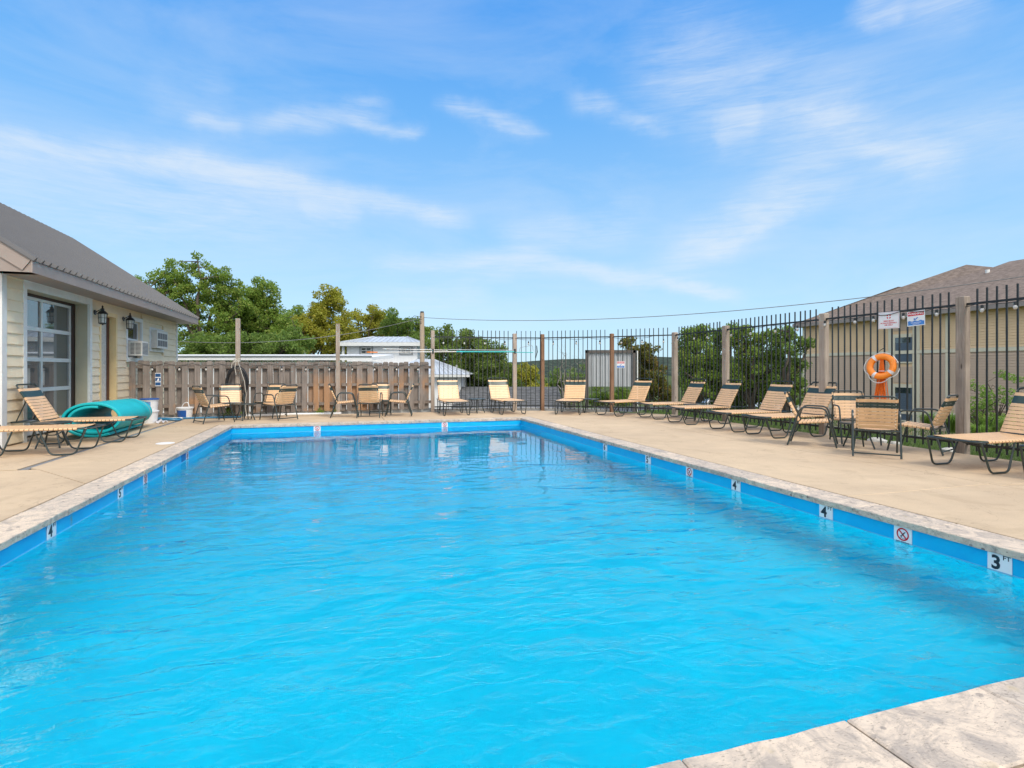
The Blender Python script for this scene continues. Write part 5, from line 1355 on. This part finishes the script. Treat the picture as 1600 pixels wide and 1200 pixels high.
# corrugated panel on posts beyond the back fence
pY = 20.5; t = thing('corrugated_panel', 'grey corrugated metal panel in a brown steel frame standing beyond the back fence', 'panel', ((955-800)/F*pY, pY, -1.2), 0)
def cx(px): return (px-955)/F*pY
def cz(py): return CH+(HY-py)/F*pY+1.2
m = MB(); n = 60; vv = []
for k in range(n+1):
    x = cx(918)+(cx(990)-cx(918))*k/n; y = (.0, .0, .03, .03)[k % 4]; vv += [(x, y, cz(604)), (x, y, cz(551))]
m.add(vv, [(2*k, 2*k+2, 2*k+3, 2*k+1) for k in range(n)]); m.build('sheet', M['corrug'], t)
m = MB(); m.box((cx(914), -.06, cz(551.5)), (cx(994), -.02, cz(547))); m.build('top_beam', M['brownframe'], t)
for px in (917, 991): m = MB(); m.box((cx(px)-.055, -.06, -.3), (cx(px)+.055, .06, cz(547.2))); m.build('post', M['brownframe'], t)
m = MB(); m.box((cx(996)-.02, -.02, -.3), (cx(996)+.02, .02, cz(548))); m.build('rear_post', M['trim'], t)

# utility pole and wires
upY = 26.0; upo = thing('utility_pole', 'bleached wooden utility pole with black cap beside the white house', 'utility pole', ((659.5-800)/F*upY, upY, -2.6), 0)
zt_ = zat(489, upY)+2.6
m = MB(); m.tube([(0.02, 0, 0), (0, 0, zt_)], [.13, .105], 12); m.build('pole', M['pole'], upo, smooth=True)
m = MB(); m.cyl((0, 0, zt_), (0, 0, zt_+.07), .085, 12); m.build('cap', M['blackmetal'], upo)
m = MB()
for k in range(3): m.tube([(0, -.1, zt_-.2-.12*k), (-.35, -.15, zt_-.15-.1*k), (-.55, -.1, zt_-.35), (-.3, -.1, zt_-.55), (0, -.1, zt_-.5)], .012, 5)
m.build('cable_loop', M['blackmetal'], upo)
def wire(a, b, sag, r_, label):
    a, b = Vector(a), Vector(b); m = MB(); pts = []
    for k in range(41):
        t_ = k/40; p = a.lerp(b, t_)-a; p.z -= 4*sag*t_*(1-t_); pts.append(p)
    m.tube(pts, r_, 5); o_ = m.build('overhead_wire', simple('grey_cable', (.16, .16, .16), .6) if 'grey_cable' not in MATS else MATS['grey_cable']); o_.location = a; tag(o_, label, 'wire', 'overhead wires')
ptop = Vector((upo.location.x, upY, zat(496, upY)))
wire(ptop, (14.0, 15.0, zat(432, 15.0)), .55, .012, 'long overhead wire running right from the utility pole above the fence')
wire(ptop, P(270, 533, 21), .45, .011, 'overhead wire running left from the utility pole across the trees')

# ------------------------------------------------------------------ trees
def leaves_mesh(centres, radii, per, size, rs, flat=.8, droop=.3):
    n = int(sum(per)); pos = np.empty((n, 3)); i0 = 0
    for c, r_, k in zip(centres, radii, per):
        d_ = rs.normal(size=(k, 3)); d_ /= np.linalg.norm(d_, axis=1)[:, None]
        rad = r_*rs.uniform(.15, 1, size=(k, 1))**.6
        pos[i0:i0+k] = np.array(c)+d_*rad*np.array([1, 1, flat]); i0 += k
    a = rs.normal(size=(n, 3)); a /= np.linalg.norm(a, axis=1)[:, None]
    b = rs.normal(size=(n, 3)); b -= (b*a).sum(1)[:, None]*a; b /= np.linalg.norm(b, axis=1)[:, None]
    s = size*rs.uniform(.6, 1.25, size=(n, 1))
    a = a*s; b = b*s*.62
    v = np.stack([pos-a*.5, pos+b*.5-a*.05, pos+a*.55, pos-b*.5-a*.05], axis=1).reshape(-1, 3)
    return v
def mesh_from_quads(name, v, mt, parent=None, base=None):
    me = bpy.data.meshes.new(name); n = len(v)//4
    if base is not None: v = v-np.array(base)
    me.vertices.add(len(v)); me.vertices.foreach_set('co', v.astype(np.float32).ravel())
    me.loops.add(4*n); me.loops.foreach_set('vertex_index', np.arange(4*n, dtype=np.int32))
    me.polygons.add(n); me.polygons.foreach_set('loop_start', np.arange(0, 4*n, 4, dtype=np.int32)); me.polygons.foreach_set('loop_total', np.full(n, 4, dtype=np.int32))
    me.materials.append(mt); me.update(calc_edges=True); me.validate()
    o_ = bpy.data.objects.new(name, me); col.objects.link(o_)
    if parent: o_.parent = parent
    return o_
def tree(label, blobs, Y, base_px, gz, leaf, dens=1.0, size=.17, seed=1, crad=.45, name='leafy_tree', trunk_r=.22, fork=.35, group=None, cat='tree', barkm='bark', bare=False, depth=.9, per=120):
    """blobs: (px, py, radius px) seen at depth Y -> solid lumps of crown; base_px: trunk foot"""
    rs = np.random.default_rng(seed); s = Y/F
    base = Vector(((base_px-800)*s, Y, gz)); t = thing(name, label, cat, base, 0, group)
    cs = []
    for (px, py, r_) in blobs:
        c = P(px, py, Y); rm = r_*s; n = max(3, int(dens*3.4*(rm/crad)**2))
        for k in range(n):
            d_ = rs.normal(size=3); d_ /= np.linalg.norm(d_); q = d_*rm*rs.uniform(.1, 1)**.45; cs.append((c.x+q[0], c.y+q[1]*depth+rs.normal()*.3, c.z+q[2]))
    cs = np.array(cs)
    # limbs: trunk, main limbs to spread-out clusters, twigs to all the rest
    m = MB(); top = cs[:, 2].max(); zf = gz+(top-gz)*fork
    cen = cs.mean(0); fk = Vector((base.x*.7+cen[0]*.3, base.y, zf))
    m.tube([Vector((0, 0, -.3)), Vector(((fk.x-base.x)*.4, .05, (zf-gz)*.5)), fk-base], [trunk_r*1.25, trunk_r, trunk_r*.85], 8)
    idx = [int(np.argmax(cs[:, 2]))]; dist = np.linalg.norm(cs-cs[idx[0]], axis=1)
    for _ in range(min(9, len(cs)-1)):
        j = int(np.argmax(dist)); idx.append(j); dist = np.minimum(dist, np.linalg.norm(cs-cs[j], axis=1))
    nodes = []
    for j in idx:
        e = Vector(cs[j]); mid = fk.lerp(e, .5)+Vector((rs.normal()*.25, rs.normal()*.25, .35)); q1 = fk.lerp(mid, .5)+Vector((rs.normal()*.12, rs.normal()*.12, .1)); q2 = mid.lerp(e, .5)+Vector((rs.normal()*.15, 0, rs.normal()*.1))
        pl = [fk, q1, mid, q2, e]; m.tube([p-base for p in pl], [trunk_r*.6, trunk_r*.42, trunk_r*.3, trunk_r*.18, trunk_r*.07], 6)
        for a_, b_ in zip(pl[:-1], pl[1:]):
            for k in range(4): nodes.append(a_.lerp(b_, k/4))
    N = np.array([tuple(p) for p in nodes])
    for c in cs[::1 if bare or len(cs) < 160 else 2]:
        dd_ = np.linalg.norm(N-c, axis=1)+.3*np.maximum(0, N[:, 2]-c[2]); p = Vector(N[int(np.argmin(dd_))]); e = Vector(c)
        mid = p.lerp(e, .5)+Vector((rs.normal()*.1, rs.normal()*.1, .08))
        m.tube([p-base, mid-base, e-base], [trunk_r*.13, trunk_r*.085, trunk_r*.04], 4)
        if bare:
            for _ in range(5): e2 = e+Vector((rs.normal()*.35, rs.normal()*.35, abs(rs.normal())*.35)); m.tube([e-base, e2-base], [trunk_r*.045, trunk_r*.02], 3)
    m.build('trunk', M[barkm], t, smooth=True)
    if not bare:
        rad = crad*rs.uniform(.65, 1.25, size=len(cs)); pr = (per*(rad/crad)**2).astype(int)
        v = leaves_mesh(cs, rad, pr, size*.86, rs)
        mesh_from_quads('crown', v, M[leaf], t, base)
    return t
# the big open oak behind the house and its neighbours
tree('tall open-crowned oak just behind the pool house eave', [(238, 444, 18), (262, 431, 20), (252, 464, 20), (290, 428, 22), (285, 456, 24), (325, 428, 26), (345, 448, 30), (310, 466, 30), (285, 488, 30), (365, 471, 32), (330, 493, 32), (300, 528, 26), (355, 508, 30), (375, 488, 26), (345, 543, 30)], 34, 318, -2.4, 'leafA', .70, .17, 11, .38, 'oak_tree', .26, .42)
tree('rounded oak right of the tall open-crowned oak', [(400, 452, 18), (415, 462, 18), (420, 485, 20), (395, 480, 28), (380, 505, 28), (415, 512, 28), (400, 535, 30), (370, 535, 30)], 36, 400, -2.4, 'leafA', 1.1, .19, 12, .42, 'oak_tree', .2)
tree('low broad bushy tree under the big oak', [(290, 545, 26), (325, 548, 26), (360, 548, 26), (395, 548, 26), (430, 545, 26), (460, 540, 26)], 29, 350, -2.4, 'leafC', 1.3, .17, 13, .38, trunk_r=.14)
tree('yellow-green oak with a pointed crown between the two tall posts', [(512, 462, 14), (527, 470, 16), (500, 478, 18), (520, 495, 24), (490, 500, 24), (470, 510, 20), (500, 525, 30), (535, 520, 24), (470, 535, 28), (535, 545, 24)], 37, 505, -2.4, 'leafB', 1.15, .19, 14, .42, 'oak_tree', .2)
tree('mid green tree left of the white house roof', [(440, 520, 22), (445, 545, 22), (452, 500, 12)], 33, 445, -2.4, 'leafA', 1.2, .17, 15, .4, trunk_r=.14)
tree('olive tree rising behind the white house', [(558, 492, 12), (578, 490, 14), (595, 500, 14), (570, 508, 18), (590, 518, 20), (556, 525, 18)], 42, 575, -2.4, 'leafB', 1.2, .2, 16, .45, trunk_r=.16)
tree('dark tree behind the right end of the white house roof', [(618, 498, 12), (635, 503, 14), (610, 515, 16), (640, 520, 18), (655, 530, 18), (625, 535, 20)], 40, 630, -2.4, 'leafC', 1.2, .19, 17, .42, trunk_r=.16)
GJ = 'dense trees behind the back metal fence'
tree('dense cedar at the left end of the back metal fence', [(686, 527, 11), (700, 520, 12), (680, 545, 16), (705, 545, 20), (700, 570, 24), (690, 595, 24)], 31, 695, -2.5, 'leafE', 1.5, .16, 18, .36, 'cedar_tree', .14, group=GJ)
tree('tallest cedar behind the back metal fence, above the teal pole', [(732, 522, 13), (724, 538, 15), (745, 545, 20), (735, 565, 26), (755, 580, 26), (728, 590, 26)], 32, 740, -2.5, 'leafE', 1.5, .16, 19, .36, 'cedar_tree', .16, group=GJ)
tree('rounded cedar left of the second fence post', [(762, 543, 12), (775, 550, 14), (770, 570, 22), (785, 585, 22), (765, 600, 24), (792, 600, 20)], 30, 772, -2.5, 'leafE', 1.5, .15, 20, .34, 'cedar_tree', .14, group=GJ)
tree('low yellowish thicket between the second and third fence posts', [(815, 580, 16), (830, 590, 16), (822, 605, 20), (845, 605, 14), (806, 600, 18)], 34, 822, -2.5, 'leafB', 1.3, .16, 21, .36, 'thicket_tree', .1)
tree('bare pale dead tree between the back fence posts left of the panel', [(885, 560, 14), (898, 575, 16), (872, 580, 14), (890, 600, 18), (905, 600, 12)], 25, 890, -2.5, 'leafA', .9, .1, 22, .4, 'dead_tree', .10, .3, barkm='deadbark', bare=True)
tree('grey-green scrubby tree behind the dead branches', [(880, 590, 18), (900, 585, 18), (862, 600, 14), (890, 610, 20)], 38, 885, -2.5, 'leafC', 1.0, .16, 23, .4, trunk_r=.1)
tree('reddening shrub-like tree just right of the corrugated panel', [(985, 540, 10), (1003, 545, 14), (1018, 555, 16), (1008, 575, 20), (1028, 590, 20), (1008, 605, 22), (1035, 615, 16), (980, 535, 7)], 22, 1010, -1.6, 'leafF', 1.25, .13, 24, .28, trunk_r=.08)
tree('low leafy bush below the corrugated panel', [(935, 618, 12), (955, 622, 12), (972, 618, 12), (925, 628, 10)], 21.5, 950, -1.4, 'leafA', 1.2, .12, 25, .25, trunk_r=.05)
GR = 'dense trees behind the right metal fence'
tree('rounded green tree left in the clump behind the right fence', [(1072, 535, 12), (1082, 532, 16), (1100, 525, 18), (1075, 565, 20), (1100, 570, 26), (1085, 595, 28), (1110, 600, 28)], 28, 1090, -2.5, 'leafA', 1.5, .16, 26, .36, group=GR)
tree('dark tree in the middle of the clump behind the right fence', [(1125, 530, 18), (1145, 520, 14), (1115, 555, 20), (1115, 575, 22), (1135, 585, 26), (1125, 615, 28), (1150, 620, 26)], 29, 1130, -2.5, 'leafC', 1.5, .16, 27, .36, group=GR)
tree('airy grey-green tree tallest in the clump behind the right fence', [(1165, 520, 14), (1185, 525, 16), (1150, 535, 16), (1170, 550, 22), (1195, 555, 22), (1160, 580, 26), (1190, 590, 26), (1200, 615, 26)], 27, 1172, -2.5, 'leafA', 1.15, .16, 28, .36, trunk_r=.2, group=GR)
tree('leafy tree beside the corner of the tan building', [(1215, 525, 14), (1232, 520, 14), (1245, 540, 14), (1222, 550, 20), (1240, 570, 18), (1225, 595, 24), (1242, 615, 20)], 26, 1228, -2.5, 'leafC', 1.3, .15, 29, .34, group=GR)
tree('low green tree filling the gap between the two oaks left of the white house', [(445, 500, 16), (465, 495, 14), (455, 520, 22), (480, 530, 22), (430, 520, 20)], 40, 458, -2.4, 'leafA', 1.2, .17, 31, .4, trunk_r=.14)
tree('leafy mid green tree just behind the white house ridge', [(602, 500, 12), (615, 512, 16), (648, 508, 12), (665, 520, 12), (600, 525, 18), (640, 530, 18)], 46, 612, -2.4, 'leafA', 1.2, .18, 32, .4, trunk_r=.14)
# garden plants outside the right fence
def shrub(px, py_top, py_bot, Y, wpx, leaf, label, seed, size=.07, name='shrub'):
    n = 5; bl = [(px+random.uniform(-.3, .3)*wpx, py_top+(py_bot-py_top)*(k+.5)/n, wpx*(.28+.22*k/n)) for k in range(n)]
    return tree(label, bl, Y, px, zat(py_bot, Y), leaf, 1.2, size, seed, .12, name, .02, .1, cat='plant', per=60)
shrub(1556, 578, 672, 11.4, 34, 'leafD', 'feathery bright green shrub standing tall beyond the right fence post', 41, .06)
shrub(1530, 620, 678, 11.2, 26, 'leafD', 'lower bright green shrub beside the big right fence post', 42, .06)
def grass_clump(x, y, h, n, label, seed, z=-.07):
    rs = np.random.default_rng(seed); m = []; 
    for k in range(n):
        a_ = rs.uniform(0, 2*math.pi); l = h*rs.uniform(.6, 1.1); out = l*rs.uniform(.15, .75); w = .006
        c_, s_ = math.cos(a_), math.sin(a_); r0 = rs.uniform(0, .08)
        p = [np.array([r0*c_, r0*s_, 0]), np.array([c_*(r0+out*.35), s_*(r0+out*.35), l*.7]), np.array([c_*(r0+out), s_*(r0+out), l*rs.uniform(.5, .95)])]
        q = np.array([-s_, c_, 0])*w
        m += [p[0]-q, p[0]+q, p[1]+q, p[1]-q, p[1]-q, p[1]+q, p[2]+q*.2, p[2]-q*.2]
    o_ = mesh_from_quads('ornamental_grass', np.array(m), M['leafD']); o_.location = (x, y, z); return tag(o_, label, 'plant', 'ornamental grass clumps outside the right fence')
for i, (px, Y, h, lab) in enumerate(((1575, 10.4, .55, 'arching ornamental grass clump at the far right beyond the fence'), (1545, 10.9, .5, 'arching ornamental grass clump below the feathery shrub'),
                                     (1488, 11.6, .5, 'arching ornamental grass clump left of the big fence post'), (1450, 12.2, .45, 'small ornamental grass clump behind the right-hand chair'), (1530, 9.9, .42, 'ornamental grass clump just right of the big fence post'))):
    grass_clump((px-800)/F*Y, Y, h, 260, lab, 50+i)
# grass strip beyond the right fence
rs = np.random.default_rng(5); n = 16000
uu = 9.1+rs.uniform(0, 1, n)**1.3*3.2; vq = rs.uniform(2.5, 15.5, n); hh = rs.uniform(.03, .085, n)
pts = []
X = uu*CT-vq*ST; Yq = uu*ST+vq*CT; aa = rs.uniform(0, 6.28, n); ca, sa = np.cos(aa)*.006, np.sin(aa)*.006
lx, ly = rs.normal(0, .02, n), rs.normal(0, .02, n); z0 = np.full(n, -.075)
v = np.stack([np.stack([X-ca, Yq-sa, z0], 1), np.stack([X+ca, Yq+sa, z0], 1), np.stack([X+lx+ca*.2, Yq+ly+sa*.2, z0+hh], 1), np.stack([X+lx-ca*.2, Yq+ly-sa*.2, z0+hh], 1)], 1).reshape(-1, 3)
tag(mesh_from_quads('lawn_grass', v, M['grass']), 'short green lawn grass just outside the right fence', 'grass', kind='stuff')
# weeds at the fence foot
for i, (px, Y, lab) in enumerate(((508, 15.35, 'scraggly green weed growing at the foot of the wooden fence'), (362, 14.75, 'small weed at the fence foot under the hose coil'))):
    c = Vector(((px-800)/F*Y, Y, 0)); rs_ = np.random.default_rng(70+i)
    v = leaves_mesh([(rs_.uniform(-.25, .25), rs_.uniform(-.05, .05), rs_.uniform(.03, .2)) for _ in range(9)], [.08]*9, [16]*9, .05, rs_)
    o = mesh_from_quads('weed', v, M['leafD']); o.location = c; tag(o, lab, 'weed')
# pale rocks at the lawn edge, timber rail by the building
for i, (px, py, s) in enumerate(((1405, 690, .16), (1422, 694, .11), (1540, 703, .12))):
    Y = 1071/(py-HY); m = MB(); rs_ = random.Random(i)
    m.lathe([(.3*s, 0), (s, .1*s), (s*.95, .35*s), (s*.5, .6*s), (.05*s, .62*s)], n=9); m.v = [(x*rs_.uniform(.85, 1.15), y*rs_.uniform(.85, 1.15), z*rs_.uniform(.85, 1.1)) for x, y, z in m.v]
    o = m.build('rock', M['rock'], smooth=True); o.location = W(9.12+.06*i, UV((px-800)/F*Y, Y)[1]+.3, -.06); tag(o, ('larger pale rock at the lawn edge behind the right-hand chair', 'smaller pale rock beside the larger one at the lawn edge', 'pale rock at the lawn edge near the big fence post')[i], 'rock', 'pale rocks at the lawn edge')
# parked cars low behind the trees
def car(loc, rot, mt, label):
    t = thing('parked_car', label, 'car', loc, rot, 'cars parked below the trees')
    pr = [(-2.1, .35), (-2.15, .75), (-1.95, .92), (-1.2, .98), (-.75, 1.42), (.7, 1.45), (1.35, 1.0), (2.05, .9), (2.2, .7), (2.15, .35)]
    m = MB(); n = len(pr)
    vv = [(x, -.86 if z < 1.2 else -.68, z) for x, z in pr]+[(x, .86 if z < 1.2 else .68, z) for x, z in pr]
    m.add(vv, [tuple(range(n)), tuple(reversed(range(n, 2*n)))]+[(i, i+n, (i+1) % n+n, (i+1) % n) for i in range(n)]); m.build('body', M[mt], t)
    m = MB(); m.add([(-1.12, -.83, 1.0), (-.72, -.70, 1.36), (.62, -.70, 1.38), (1.2, -.83, 1.02)], [(0, 1, 2, 3), (3, 2, 1, 0)]); m.v = [(x, y-.02, z) for x, y, z in m.v]; m.add([(x, -y, z) for x, y, z in m.v[:4]], [(0, 1, 2, 3)]); m.build('side_window', M['darkglass'], t)
    for x in (-1.35, 1.35):
        for y in (-.8, .8): m = MB(); m.cyl((x, y-.1, .33), (x, y+.1, .33), .33, 16); m.build('wheel', M['tyre'], t)
car((22.5, 47, -2.72), R(10), 'carwhite', 'white car parked low behind the right-hand trees'); car((18.0, 49, -2.72), R(8), 'carsilver', 'silver car parked left of the white car, low behind the trees')
m = MB(); m.add([(8, 42, -2.55), (40, 42, -2.55), (40, 56, -2.5), (8, 56, -2.5)], [(0, 1, 2, 3)]); tag(m.build('parking_lot', M['asphalt']), 'asphalt parking area below the trees', kind='structure')
